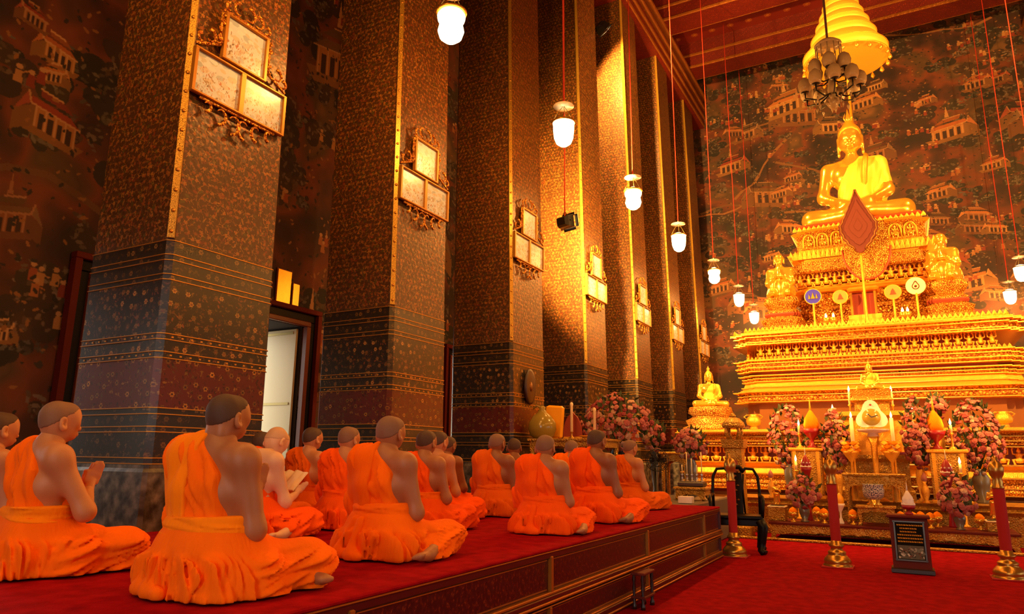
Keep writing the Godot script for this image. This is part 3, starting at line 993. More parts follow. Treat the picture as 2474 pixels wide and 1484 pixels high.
# ================================================================ bodies as smooth unions of tapered capsules, meshed as surface nets
class Blob:
	var A := PackedVector3Array()
	var BA := PackedVector3Array()
	var R := PackedFloat32Array()
	var DR := PackedFloat32Array()
	var IL := PackedFloat32Array()
	var k := 0.05
	func add(a: Vector3, b: Vector3, r1: float, r2 := -1.0) -> void:
		A.append(a); BA.append(b - a); R.append(r1); DR.append((r2 if r2 >= 0.0 else r1) - r1)
		var l := (b - a).length_squared()
		IL.append(1.0 / l if l > 1e-9 else 0.0)
	func mesh(st: SurfaceTool, lo: Vector3, hi: Vector3, cell: float, mods: Callable) -> void:
		var bs := 4
		var nb := Vector3i(((hi - lo) / (cell * bs)).ceil())
		var nx := nb.x * bs + 1; var ny := nb.y * bs + 1; var nz := nb.z * bs + 1
		var val := PackedFloat32Array(); val.resize(nx * ny * nz); val.fill(9.0)
		var nxy := nx * ny
		var half := cell * bs * 0.5
		var rad := half * 1.7321
		var blocks := []
		var margin := rad + k * 0.6 + 0.02
		for bz in nb.z:
			for by in nb.y:
				for bx in nb.x:
					var c := lo + Vector3(bx, by, bz) * (cell * bs) + Vector3(half, half, half)
					var ds := PackedFloat32Array()
					var dm := 9.0
					for i in A.size():
						var pa := c - A[i]
						var t := clampf(pa.dot(BA[i]) * IL[i], 0.0, 1.0)
						var d := (pa - BA[i] * t).length() - R[i] - DR[i] * t
						ds.append(d)
						if d < dm: dm = d
					if dm > margin or dm < -margin: continue
					var near := PackedInt32Array()
					for i in ds.size():
						if ds[i] - dm < 2.0 * rad + k: near.append(i)
					blocks.append(Vector3i(bx, by, bz) * bs)
					for z in bs + 1:
						for y in bs + 1:
							var row := (bz * bs + z) * nxy + (by * bs + y) * nx + bx * bs
							for x in bs + 1:
								if val[row + x] != 9.0: continue
								var p := lo + Vector3(bx * bs + x, by * bs + y, bz * bs + z) * cell
								var m := 5.0
								for i in near:
									var pa := p - A[i]
									var t := clampf(pa.dot(BA[i]) * IL[i], 0.0, 1.0)
									var d := (pa - BA[i] * t).length() - R[i] - DR[i] * t
									var h := k - absf(m - d)
									m = minf(m, d)
									if h > 0.0: m -= h * h * 0.25 / k
								val[row + x] = mods.call(p, m)
		var vert := {}
		var off := PackedInt32Array([0, 1, nx, nx + 1, nxy, nxy + 1, nxy + nx, nxy + nx + 1])
		var corner := [Vector3(0, 0, 0), Vector3(1, 0, 0), Vector3(0, 1, 0), Vector3(1, 1, 0), Vector3(0, 0, 1), Vector3(1, 0, 1), Vector3(0, 1, 1), Vector3(1, 1, 1)]
		var edges := PackedInt32Array([0, 1, 2, 3, 4, 5, 6, 7, 0, 2, 1, 3, 4, 6, 5, 7, 0, 4, 1, 5, 2, 6, 3, 7])
		var active := []
		for b in blocks:
			for z in bs:
				for y in bs:
					var row: int = (b.z + z) * nxy + (b.y + y) * nx + b.x
					for x in bs:
						var s := row + x
						var mask := 0
						for q in 8:
							if val[s + off[q]] < 0.0: mask |= 1 << q
						if mask == 0 or mask == 255: continue
						var sum := Vector3.ZERO
						var n := 0
						for e in range(0, 24, 2):
							var i := edges[e]; var j := edges[e + 1]
							if ((mask >> i) ^ (mask >> j)) & 1:
								var va := val[s + off[i]]; var vb := val[s + off[j]]
								sum += (corner[i] as Vector3).lerp(corner[j], va / (va - vb))
								n += 1
						vert[s] = lo + (Vector3(b.x + x, b.y + y, b.z + z) + sum / n) * cell
						active.append(s)
		for s in active:
			var v0 := val[s] < 0.0
			for ax in 3:
				var step: int = [1, nx, nxy][ax]
				if (val[s + step] < 0.0) == v0: continue
				var u: int = [nx, nxy, 1][ax]; var w: int = [nxy, 1, nx][ax]
				if not (vert.has(s - u) and vert.has(s - w) and vert.has(s - u - w)): continue
				var a: Vector3 = vert[s]; var b: Vector3 = vert[s - u]; var c: Vector3 = vert[s - u - w]; var d: Vector3 = vert[s - w]
				if v0:
					st.add_vertex(a); st.add_vertex(d); st.add_vertex(c); st.add_vertex(a); st.add_vertex(c); st.add_vertex(b)
				else:
					st.add_vertex(a); st.add_vertex(b); st.add_vertex(c); st.add_vertex(a); st.add_vertex(c); st.add_vertex(d)

var fold_noise: FastNoiseLite
func plain_mod(_p: Vector3, d: float) -> float:
	return d

# a monk kneels facing -z with legs folded to the right, right shoulder bare; origin on the floor under the hips
func make_monk(v: Dictionary) -> Node3D:
	var fat: float = v.get("fat", 1.0)
	var cell: float = v.get("cell", 0.014)
	var bow: float = v.get("bow", 0.08)
	var yaw: float = v.get("yaw", 0.0)
	var lean: float = v.get("lean", 0.0)
	var skin: Material = M[v.get("skin", "skin_tan")]
	var robe: Material = M[v.get("robe", "robe_bright")]
	var t := thing("person", "", "person", Vector3.ZERO, "kneeling monks on the red platform")
	var L := func(p: Vector3) -> Vector3:      # lean the trunk forward from the hips
		return Vector3(p.x, 0.12 + (p.y - 0.12) * cos(lean) - (-p.z) * 0.0, p.z - sin(lean) * maxf(0.0, p.y - 0.12))
	var hip_r := Vector3(0.1, 0.12, 0); var hip_l := Vector3(-0.1, 0.12, 0)
	var knee_r := Vector3(0.26, 0.105, -0.34); var knee_l := Vector3(-0.2, 0.09, -0.35)
	var ank_r := Vector3(0.37, 0.055, -0.02); var ank_l := Vector3(0.06, 0.05, -0.3)
	var toe_r := Vector3(0.4, 0.04, 0.14); var toe_l := Vector3(0.2, 0.04, -0.29)
	if v.get("hide_foot", false):
		ank_r = Vector3(0.27, 0.055, -0.06); toe_r = Vector3(0.22, 0.045, 0.06)
	if v.get("left_foot", false):
		ank_l = Vector3(0.28, 0.05, -0.3); toe_l = Vector3(0.4, 0.045, -0.3)
	var sh_r: Vector3 = L.call(Vector3(0.17 * sqrt(fat), 0.565, 0.01)); var sh_l: Vector3 = L.call(Vector3(-0.17 * sqrt(fat), 0.565, 0.01))
	var el_r: Vector3 = v.get("elbow", Vector3(0.225, 0.27, -0.04)); var el_l := Vector3(-0.23, 0.3, -0.05)
	var wr_r: Vector3 = v.get("wrist", Vector3(0.035, 0.4, -0.21)); var wr_l: Vector3 = v.get("wrist_l", Vector3(-0.035, 0.4, -0.21))
	el_r.z -= lean * 0.2; el_l.z -= lean * 0.2
	wr_r.z -= lean * 0.3; wr_l.z -= lean * 0.3
	var nb: Vector3 = L.call(Vector3(0, 0.615, 0.0))       # base of the neck
	# ---- skin
	var b := Blob.new(); b.k = 0.05
	b.add(Vector3(-0.08, 0.13, 0.02), Vector3(0.08, 0.13, 0.02), 0.115 * fat)
	b.add(L.call(Vector3(-0.055, 0.26, -0.01)), L.call(Vector3(0.055, 0.26, -0.01)), 0.105 * fat)
	b.add(L.call(Vector3(-0.075, 0.43, 0.0)), L.call(Vector3(0.075, 0.43, 0.0)), 0.108 * sqrt(fat))
	b.add(sh_l, sh_r, 0.062 * sqrt(fat))
	b.add(nb + Vector3(0, 0.01, 0.01), sh_r + Vector3(-0.02, 0.02, 0), 0.05, 0.05); b.add(nb + Vector3(0, 0.01, 0.01), sh_l + Vector3(0.02, 0.02, 0), 0.05, 0.05)
	b.add(sh_r, el_r, 0.056 * sqrt(fat), 0.043 * sqrt(fat)); b.add(el_r, wr_r, 0.042, 0.027)
	b.add(sh_l, el_l, 0.05, 0.04); b.add(el_l, wr_l, 0.04, 0.027)
	b.add(hip_r, knee_r, 0.09, 0.062); b.add(knee_r, ank_r, 0.055, 0.036)
	b.add(hip_l, knee_l, 0.09, 0.062); b.add(knee_l, ank_l, 0.055, 0.036)
	var hc: Vector3 = nb + Vector3(0, 0.155 * cos(bow), -0.02 - 0.16 * sin(bow))   # middle of the skull
	var neck_top := hc + Vector3(0, -0.07, 0.015)
	b.add(nb + Vector3(0, -0.03, 0.01), neck_top, 0.06 * sqrt(fat), 0.054 * sqrt(fat))
	var st := mb(true)
	b.mesh(st, Vector3(-0.42, -0.02, -0.6), Vector3(0.5, 0.76, 0.26), cell, func(p: Vector3, d: float) -> float: return maxf(d, p.y - (neck_top.y + 0.01)))
	# feet with toes
	var ft := Blob.new(); ft.k = 0.02
	ft.add(ank_r, ank_r + Vector3(0.005, -0.015, 0.04), 0.036); ft.add(ank_r + Vector3(0, -0.02, 0.03), toe_r, 0.034, 0.024)
	for q in 5: ft.add(toe_r + Vector3(-0.026 + q * 0.013, 0.004 * q, 0), toe_r + Vector3(-0.03 + q * 0.014, 0.004 * q - 0.004, 0.034 - q * 0.004), 0.0095)
	ft.add(ank_l, toe_l, 0.036, 0.026)
	for q in 5: ft.add(toe_l + Vector3(0, 0.004, -0.026 + q * 0.013), toe_l + Vector3(0.032 - q * 0.003, 0.0, -0.028 + q * 0.014), 0.0095)
	ft.mesh(st, Vector3(0.02, -0.01, -0.42), Vector3(0.5, 0.12, 0.22), 0.009, plain_mod)
	# hands pressed together, or holding
	var hd := Blob.new(); hd.k = 0.012
	for s in [-1.0, 1.0]:
		var w: Vector3 = wr_r if s > 0 else wr_l
		var up: Vector3 = v.get("hand_up", Vector3(0, 0.94, -0.33))
		var inn := Vector3(-s * maxf(0.0, absf(w.x) - 0.014), 0, 0) if not v.has("book") else Vector3(-s * 0.01, 0, 0)
		var palm := w + up * 0.05 + inn
		hd.add(w, palm, 0.026, 0.022)
		var fwd := Vector3(0, 0.33, 0.94)
		for q in 4:
			var o := fwd * (-0.027 + q * 0.018)
			var len: float = [0.062, 0.076, 0.072, 0.055][q]
			hd.add(palm + o, palm + up * 0.035 + o, 0.013, 0.0095)
			hd.add(palm + up * 0.035 + o, palm + up * (0.035 + len) + o * 0.9 - inn * 0.1, 0.0092, 0.0075)
		hd.add(palm + fwd * 0.03 - up * 0.01, palm + fwd * 0.045 + up * 0.045, 0.011, 0.008)
	hd.mesh(st, Vector3(-0.16, 0.2, -0.5), Vector3(0.16, 0.66, -0.1), 0.008, plain_mod)
	# head
	var hb := Basis(Vector3.UP, yaw) * Basis(Vector3.RIGHT, -bow)
	var H := func(x: float, y: float, z: float) -> Vector3: return hc + hb * Vector3(x, y, z)
	var h := Blob.new(); h.k = 0.03
	h.add(H.call(0, 0.018, 0.02), H.call(0, 0.022, -0.022), 0.083, 0.078)
	h.add(H.call(-0.012, -0.03, 0.012), H.call(0.012, -0.03, 0.012), 0.068)
	h.add(H.call(0, -0.01, -0.045), H.call(0, -0.068, -0.062), 0.052, 0.036)
	h.add(H.call(-0.03, -0.06, -0.03), H.call(0.03, -0.06, -0.03), 0.036)
	h.add(H.call(-0.035, -0.012, -0.062), H.call(0.035, -0.012, -0.062), 0.026)
	h.add(neck_top + Vector3(0, -0.06, 0.005), neck_top + Vector3(0, 0.02, -0.005), 0.054 * sqrt(fat), 0.05 * sqrt(fat))
	if fat > 1.1: h.add(H.call(-0.03, -0.085, 0.045), H.call(0.03, -0.085, 0.045), 0.035)
	h.mesh(st, hc + Vector3(-0.15, -0.16, -0.16), hc + Vector3(0.15, 0.13, 0.15), maxf(0.0065, cell * 0.6), func(p: Vector3, d: float) -> float:
		var q: Vector3 = hb.transposed() * (p - hc)
		var e := minf(Vector2(absf(q.x) - 0.03, q.y + 0.0).length(), 0.03)
		if q.z < -0.05: d += 0.008 * (1.0 - e / 0.03)     # eye sockets
		return maxf(d, neck_top.y - 0.055 - p.y))
	var fc := Blob.new(); fc.k = 0.014
	fc.add(H.call(0, -0.002, -0.083), H.call(0, -0.034, -0.103), 0.009, 0.013)      # nose
	fc.add(H.call(-0.012, -0.036, -0.094), H.call(0.012, -0.036, -0.094), 0.009)
	fc.add(H.call(-0.018, -0.062, -0.091), H.call(0.018, -0.062, -0.091), 0.0075)    # lips
	fc.add(H.call(-0.016, -0.071, -0.09), H.call(0.016, -0.071, -0.09), 0.0075)
	fc.add(H.call(-0.045, 0.018, -0.08), H.call(-0.018, 0.022, -0.092), 0.006); fc.add(H.call(0.045, 0.018, -0.08), H.call(0.018, 0.022, -0.092), 0.006)
	for s in [-1.0, 1.0]:
		for q in 7:                                             # rim of the ear
			var a0 := -1.9 + q * 0.62; var a1 := a0 + 0.62
			fc.add(H.call(s * (0.088 + 0.006 * sin(a0 + 0.5)), -0.022 + sin(a0) * -0.03, 0.008 - cos(a0) * -0.016), H.call(s * (0.088 + 0.006 * sin(a1 + 0.5)), -0.022 + sin(a1) * -0.03, 0.008 - cos(a1) * -0.016), 0.007, 0.006)
		fc.add(H.call(s * 0.076, -0.01, 0.0), H.call(s * 0.08, -0.045, -0.002), 0.011, 0.01)
	fc.mesh(st, hc + Vector3(-0.14, -0.13, -0.15), hc + Vector3(0.14, 0.09, 0.09), 0.006, plain_mod)
	obj("body", st, skin, t)
	# ---- cropped hair
	var hair := Blob.new(); hair.k = 0.03
	hair.add(H.call(0, 0.018, 0.02), H.call(0, 0.022, -0.022), 0.0845, 0.0795); hair.add(H.call(-0.012, -0.03, 0.014), H.call(0.012, -0.03, 0.014), 0.0695)
	st = mb(true)
	hair.mesh(st, hc + Vector3(-0.12, -0.12, -0.13), hc + Vector3(0.12, 0.13, 0.13), 0.0075, func(p: Vector3, d: float) -> float:
		var q: Vector3 = hb.transposed() * (p - hc)
		return maxf(d, maxf(-0.062 - q.y + maxf(0.0, -q.z) * 0.2, (-q.z - 0.03) * 0.8 - (q.y - 0.035))))
	obj("hair", st, M[v.get("hair", "hair_stubble")], t)
	# ---- the lower robe over hips and legs, spread on the floor
	var sk := Blob.new(); sk.k = 0.13
	sk.add(Vector3(-0.08, 0.13, 0.03), Vector3(0.08, 0.13, 0.03), 0.15 * fat)
	sk.add(L.call(Vector3(-0.05, 0.22, 0)), L.call(Vector3(0.05, 0.22, 0)), 0.122 * fat)
	sk.add(hip_r, knee_r, 0.115, 0.083); sk.add(knee_r, ank_r + Vector3(-0.02, 0.0, -0.05), 0.075, 0.055)
	sk.add(hip_l, knee_l, 0.115, 0.08); sk.add(knee_l, ank_l, 0.072, 0.05)
	if v.get("hide_foot", false):
		sk.add(ank_r, toe_r + Vector3(0, 0, 0.02), 0.075, 0.06)
	sk.add(Vector3(-0.16, 0.03, 0.1), Vector3(0.2, 0.03, 0.13), 0.06); sk.add(Vector3(0.0, 0.05, -0.1), Vector3(0.05, 0.06, -0.3), 0.08)
	st = mb(true)
	var fs: float = v.get("seed", 0.0)
	sk.mesh(st, Vector3(-0.42, -0.012, -0.62), Vector3(0.55, 0.4, 0.34), cell * 0.9, func(p: Vector3, d: float) -> float:
		var ang := atan2(p.x + 0.04, -p.z + 0.16)
		var rr := Vector2(p.x + 0.04, p.z - 0.16).length()
		# upright folds behind, long folds drawn from the hip to the knee in front
		var w := smoothstep(0.08, -0.1, p.z)
		var na := absf(fold_noise.get_noise_3d(ang * 150.0 + fs, rr * 30.0, p.y * 50.0 + fs))
		var nf := absf(fold_noise.get_noise_3d((p.y + 0.35 * p.z + 0.2 * p.x) * 430.0 + fs, p.z * 60.0 + p.x * 40.0, p.x * 40.0))
		var n := lerpf(na, nf, w)
		d += (0.012 - n * lerpf(0.078, 0.056, w)) * (1.0 - smoothstep(0.15, 0.2, p.y)) - 0.012 * (1.0 - smoothstep(0.0, 0.06, p.y))
		return maxf(maxf(d, 0.004 - p.y), p.y - 0.30))
	obj("lower_robe", st, robe, t)
	# ---- the upper robe: trunk and left arm, cut from the neck to the right side
	var ub := Blob.new(); ub.k = 0.07
	ub.add(L.call(Vector3(-0.06, 0.26, 0)), L.call(Vector3(0.06, 0.26, 0)), 0.122 * fat)
	ub.add(L.call(Vector3(-0.075, 0.43, 0.005)), L.call(Vector3(0.075, 0.43, 0.005)), 0.125 * sqrt(fat))
	ub.add(sh_l + Vector3(-0.01, 0.008, 0), L.call(Vector3(0.1, 0.55, 0.01)), 0.078 * sqrt(fat))
	ub.add(nb + Vector3(-0.03, 0.005, 0.015), sh_l + Vector3(0, 0.02, 0), 0.066)
	ub.add(sh_l, el_l, 0.078, 0.075); ub.add(el_l, wr_l + Vector3(-0.02, -0.03, 0.03), 0.07, 0.06)
	ub.add(el_l + Vector3(0, 0.0, 0.02), el_l + Vector3(-0.02, -0.16, 0.02), 0.065, 0.055)
	var n2 := Vector3(0.72, 0.69, 0.0).normalized()
	var p0: Vector3 = nb + Vector3(0.02, 0.0, 0)
	var umod := func(p: Vector3, d: float) -> float:
		var e := maxf((p - p0).dot(n2), (p.x - 0.125 * sqrt(fat) + 0.12 * (p.y - 0.45)) * 0.99)
		var n := absf(fold_noise.get_noise_3d(p.dot(Vector3(0.8, 0.45, 0.3)) * 400.0 + fs, p.dot(Vector3(-0.45, 0.8, 0)) * 55.0, p.z * 60.0))
		var kk := smoothstep(0.0, -0.05, e) * smoothstep(0.0, 0.06, p.distance_to(nb) - 0.07)
		d += (0.011 - n * 0.042) * kk - 0.003 * (1.0 - kk)
		return maxf(maxf(d, e), 0.2 - p.y)
	st = mb(true)
	ub.mesh(st, Vector3(-0.42, 0.16, -0.42), Vector3(0.34, 0.74, 0.26), cell * 0.9, umod)
	obj("upper_robe", st, robe, t)
	# ---- the folded outer cloth laid over the left shoulder
	if v.get("fold", true):
		var ob := Blob.new(); ob.k = 0.07
		ob.add(L.call(Vector3(-0.06, 0.26, 0.004)), L.call(Vector3(0.06, 0.26, 0.004)), 0.134 * fat)
		ob.add(L.call(Vector3(-0.075, 0.43, 0.012)), L.call(Vector3(0.075, 0.43, 0.012)), 0.138 * sqrt(fat))
		ob.add(sh_l + Vector3(-0.012, 0.014, 0), L.call(Vector3(0.06, 0.56, 0.014)), 0.09 * sqrt(fat))
		ob.add(nb + Vector3(-0.035, 0.01, 0.015), sh_l + Vector3(0, 0.024, 0), 0.076)
		ob.add(sh_l, el_l + Vector3(0.01, 0.02, 0.02), 0.092, 0.086)
		var fx: float = v.get("fold_x", -0.015)
		st = mb(true)
		ob.mesh(st, Vector3(-0.42, 0.2, -0.3), Vector3(0.3, 0.76, 0.28), cell * 0.9, func(p: Vector3, d: float) -> float:
			var n := absf(fold_noise.get_noise_3d(p.x * 190.0 + fs, p.y * 30.0, p.z * 130.0))
			d += 0.004 - n * 0.018
			var e := p.x - fx - 0.012 * sin(p.y * 9.0)
			return maxf(maxf(d, e), maxf(0.31 - p.y + p.x * 0.12, -p.z - 0.2)))
		obj("shoulder_cloth", st, M[v.get("cloth", "robe_amber")], t)
	# ---- the sash round the waist
	if v.get("sash", true):
		var sb := Blob.new(); sb.k = 0.07
		sb.add(L.call(Vector3(-0.06, 0.26, 0.0)), L.call(Vector3(0.06, 0.26, 0.0)), 0.137 * fat)
		sb.add(Vector3(-0.08, 0.14, 0.02), Vector3(0.08, 0.14, 0.02), 0.152 * fat)
		sb.add(L.call(Vector3(-0.06, 0.36, 0.0)), L.call(Vector3(0.06, 0.36, 0.0)), 0.132 * fat)
		st = mb(true)
		sb.mesh(st, Vector3(-0.34, 0.16, -0.26), Vector3(0.34, 0.38, 0.26), cell * 0.8, func(p: Vector3, d: float) -> float:
			var n := absf(fold_noise.get_noise_3d(p.x * 30.0 + fs, p.y * 700.0 + p.x * 60.0, p.z * 30.0))
			d += 0.006 - n * 0.02
			return maxf(d, absf(p.y - 0.265 - 0.03 * p.x) - 0.062))
		obj("sash", st, M[v.get("cloth", "robe_amber")], t)
	# ---- the loose end of the cloth hanging from the sash at the back
	if v.get("tail", true):
		var tb := Blob.new(); tb.k = 0.04
		tb.add(Vector3(-0.1, 0.22, 0.15), Vector3(-0.16, 0.03, 0.22), 0.035, 0.03); tb.add(Vector3(-0.04, 0.22, 0.165), Vector3(-0.06, 0.03, 0.24), 0.03, 0.03)
		tb.add(Vector3(-0.16, 0.03, 0.2), Vector3(0.02, 0.025, 0.25), 0.035)
		st = mb(true)
		tb.mesh(st, Vector3(-0.26, -0.005, 0.06), Vector3(0.1, 0.3, 0.32), 0.012, func(p: Vector3, d: float) -> float:
			var n := absf(fold_noise.get_noise_3d(p.x * 150.0 + fs, p.y * 20.0, p.z * 30.0))
			return maxf(d + 0.006 - n * 0.022, 0.003 - p.y))
		obj("cloth_end", st, robe, t)
	# ---- an open book
	if v.has("book"):
		pass
	return t
func recolour(o: Node3D, skin: String, robe: String, cloth: String, hair: String) -> void:
	for c in o.get_children():
		if not c is MeshInstance3D: continue
		var n := String(c.name)
		if n == "body": c.material_override = M[skin]
		elif n == "hair": c.material_override = M[hair]
		elif n == "shoulder_cloth" or n == "sash": c.material_override = M[cloth]
		else: c.material_override = M[robe]
func build_monks() -> void:
	fold_noise = FastNoiseLite.new(); fold_noise.seed = 3; fold_noise.frequency = 0.045; fold_noise.fractal_type = FastNoiseLite.FRACTAL_NONE
	var P := func(x: float, y: float) -> Vector3: return at_y(x, y, DAIS) + Vector3(0, 0.006, 0)
	# the two nearest, the reader, then two patterns for the rest
	var m2 := make_monk({"fat": 1.12, "cell": 0.0105, "hair": "hair_stubble", "skin": "skin_brown", "robe": "robe_bright", "cloth": "robe_amber", "seed": 10.0, "bow": 0.05, "hide_foot": true, "left_foot": true})
	m2.position = P.call(498, 1432)
	m2.scale = Vector3.ONE * 1.08
	m2.set_meta("label", "stout dark-haired monk with a folded amber cloth over his shoulder, at the platform edge")
	var m1 := make_monk({"fat": 1.05, "cell": 0.012, "skin": "skin_tan", "hair": "hair_stubble_grey", "seed": 60.0, "tail": false, "hide_foot": true, "fold": false, "elbow": Vector3(0.25, 0.3, -0.12), "robe": "robe_bright", "cloth": "robe_amber"})
	m1.position = P.call(75, 1382); m1.scale = Vector3.ONE * 1.07; m1.rotation.y = -0.15
	m1.set_meta("label", "monk in a wide glossy sash beside the grey plinth, praying with raised forearm")
	var m3 := make_monk({"fat": 0.88, "cell": 0.014, "skin": "skin_pale", "hair": "hair_stubble_pale", "bow": 0.75, "seed": 90.0, "tail": false, "fold": false, "sash": false, "robe": "robe_deep", "lean": 0.15, "elbow": Vector3(0.2, 0.26, -0.12), "wrist": Vector3(0.1, 0.3, -0.3), "wrist_l": Vector3(-0.1, 0.3, -0.3), "hand_up": Vector3(0, 0.6, -0.8), "book": true})
	m3.position = P.call(600, 1300); m3.scale = Vector3.ONE * 1.04
	m3.set_meta("label", "pale slim monk bowing his head over an open book")
	var book := thing("open_book", "open white chanting book held in the pale monk's hands", "book", m3.position + Vector3(-0.05, 0.42, -0.41))
	book.rotation = Vector3(0.75, 0, 0)
	for s in [-1.0, 1.0]:
		var st := mb()
		var rings := []
		for k in 7:
			var u := k / 6.0
			var x: float = s * u * 0.15; var y := 0.028 * sin(PI * minf(1.0, u * 1.5)) * (1.0 - u * 0.6) + 0.006
			rings.append(PackedVector3Array([Vector3(x, 0, -0.105), Vector3(x, y, -0.105), Vector3(x, y, 0.105), Vector3(x, 0, 0.105)]))
		if s > 0: rings.reverse()
		loft(st, rings, true, true)
		obj("page_block", st, M.paper, book)
	var cover := mb()
	box(cover, Vector3(0, -0.003, 0), Vector3(0.31, 0.004, 0.215))
	obj("cover", cover, M.white_cloth, book)
	var g1 := make_monk({"fat": 0.9, "cell": 0.015, "skin": "skin_tan", "seed": 130.0, "hide_foot": true, "robe": "robe_deep", "cloth": "robe_deep", "fold": false, "tail": false})
	var g2 := make_monk({"fat": 1.0, "cell": 0.015, "skin": "skin_brown", "seed": 170.0, "robe": "robe_deep", "cloth": "robe_bright", "hair": "hair_stubble_grey"})
	var list := [
		# source, pixel of the base, turn, scale, skin, robe, cloth, hair, label
		[g1, 735, 1258, -0.05, 1.05, "skin_tan", "robe_dull", "robe_dull", "hair_stubble", "slim monk in dull orange, between the doorway and the second column"],
		[g2, 922, 1347, 0.0, 1.04, "skin_brown", "robe_bright", "robe_bright", "hair_stubble_grey", "bright-robed monk sitting before the second column, hem spread wide"],
		[g1, 1018, 1282, 0.05, 1.0, "skin_brown", "robe_deep", "robe_bright", "hair_stubble", "monk half hidden behind the bright-robed monk of the second column"],
		[g1, 1050, 1256, -0.05, 1.03, "skin_tan", "robe_deep", "robe_deep", "hair_stubble", "narrow-shouldered monk at the far corner of the second column"],
		[g2, 1195, 1246, 0.0, 1.03, "skin_dark", "robe_dull", "robe_dull", "hair_stubble_grey", "monk in front of the third column, both shoulders wrapped in dull orange"],
		[g2, 1315, 1288, 0.1, 0.96, "skin_brown", "robe_deep", "robe_deep", "hair_stubble_grey", "short bald monk whose bare sole shows behind him"],
		[g2, 1440, 1260, -0.2, 1.07, "skin_dark", "robe_deep", "robe_deep", "hair_stubble", "broad monk in a deep orange robe near the flower stand"],
		[g1, 1522, 1230, -0.35, 1.0, "skin_tan", "robe_dull", "robe_dull", "hair_stubble_grey", "monk nearest the altar end of the platform, beside the black fan"],
		[g1, 824, 1278, 0.0, 1.03, "skin_tan", "robe_deep", "robe_deep", "hair_stubble_grey", "monk almost hidden behind the bright-robed monk, only a shoulder showing"],
		[g2, 1380, 1222, 0.0, 1.0, "skin_tan", "robe_bright", "robe_bright", "hair_stubble_grey", "monk whose head shows between the bald monk and the broad monk"],
		[g1, 1240, 1230, 0.3, 1.0, "skin_dark", "robe_dull", "robe_dull", "hair_stubble", "monk behind the wrapped monk, only part of his dark face showing"],
		[g1, 612, 1273, 0.0, 0.97, "skin_dark", "robe_dull", "robe_dull", "hair_stubble", "monk hidden behind the bowing reader, an orange sleeve showing"],
		[g1, 1075, 1238, 0.0, 1.0, "skin_dark", "robe_deep", "robe_deep", "hair_stubble", "monk beyond the narrow-shouldered monk, only a knee and forearm showing"],
		[g2, -65, 1352, 0.0, 1.02, "skin_tan", "robe_deep", "robe_deep", "hair_stubble", "monk beyond the one in the glossy sash, partly out of view"],
	]
	var first := {}
	for e in list:
		var src: Node3D = e[0]
		var pos: Vector3 = P.call(e[1], e[2])
		var o := src
		if first.has(src): o = dup(src, pos, e[3], e[9])
		first[src] = true
		o.position = pos; o.rotation.y = e[3]
		o.scale = Vector3.ONE * e[4]
		o.set_meta("label", e[9])
		recolour(o, e[5], e[6], e[7], e[8])

# ================================================================ the altar
const ZT := -17.5            # front of the great throne
func hz(y: float, z: float, x := 2100.0) -> float:
	return at_z(x, y, z).y
func simple_mesh(st: SurfaceTool) -> Mesh:
	st.generate_normals(); st.index()
	return st.commit()
func bearer_mesh() -> Mesh:
	# squatting bearer with raised arms and pointed crown, 1 unit tall, facing +z
	var st := mb(true)
	lathe(st, [[0.0, 0.12], [0.2, 0.16], [0.22, 0.3], [0.15, 0.42], [0.2, 0.56], [0.16, 0.64], [0.07, 0.68], [0.11, 0.74], [0.11, 0.8], [0.07, 0.86], [0.03, 0.93], [0.0, 1.0]], 8)
	for s in [-1.0, 1.0]:
		tube(st, [Vector3(s * 0.13, 0.6, 0), Vector3(s * 0.28, 0.62, 0.04), Vector3(s * 0.3, 0.85, 0.0), Vector3(s * 0.22, 0.98, 0)], [0.06, 0.05, 0.045, 0.05], 5)
		tube(st, [Vector3(s * 0.08, 0.34, 0), Vector3(s * 0.3, 0.3, 0.1), Vector3(s * 0.22, 0.05, 0.06), Vector3(s * 0.32, 0.02, 0.1)], [0.09, 0.08, 0.06, 0.04], 5)
	tube(st, [Vector3(-0.36, 0.0, 0), Vector3(0.36, 0.0, 0)], 0.05, 5)
	return simple_mesh(st)
func petal_mesh() -> Mesh:
	# pointed leaf, 1 unit tall and 0.8 wide
	var st := mb()
	var pts := PackedVector2Array([Vector2(-0.4, 0), Vector2(0.4, 0), Vector2(0.42, 0.3), Vector2(0.24, 0.66), Vector2(0.0, 1.0), Vector2(-0.24, 0.66), Vector2(-0.42, 0.3)])
	var n := pts.size()
	for k in n:
		var a := pts[k]; var b := pts[(k + 1) % n]
		tri(st, Vector3(0, 0.38, 0.2), Vector3(b.x, b.y, 0.0), Vector3(a.x, a.y, 0.0))
		quad(st, Vector3(a.x, a.y, 0), Vector3(b.x, b.y, 0), Vector3(b.x, b.y, -0.12), Vector3(a.x, a.y, -0.12))
	return simple_mesh(st)
func row(root: Node3D, called: String, mesh: Mesh, m: Material, a: Vector3, b: Vector3, n: int, size: Vector3, turn := 0.0) -> void:
	for k in n:
		var p := a.lerp(b, (k + 0.5) / n)
		inst(called, mesh, m, root, Transform3D(Basis(Vector3.UP, turn).scaled_local(size), p))
func tier(root: Node3D, called: String, c: Vector3, hx: float, hz_: float, prof: Array, m: Material, red := 0.16, steps := 2) -> void:
	var st := mb()
	moulding(st, Vector3(c.x, 0, c.z), hx, hz_, prof, red, steps)
	obj(called, st, m, root)
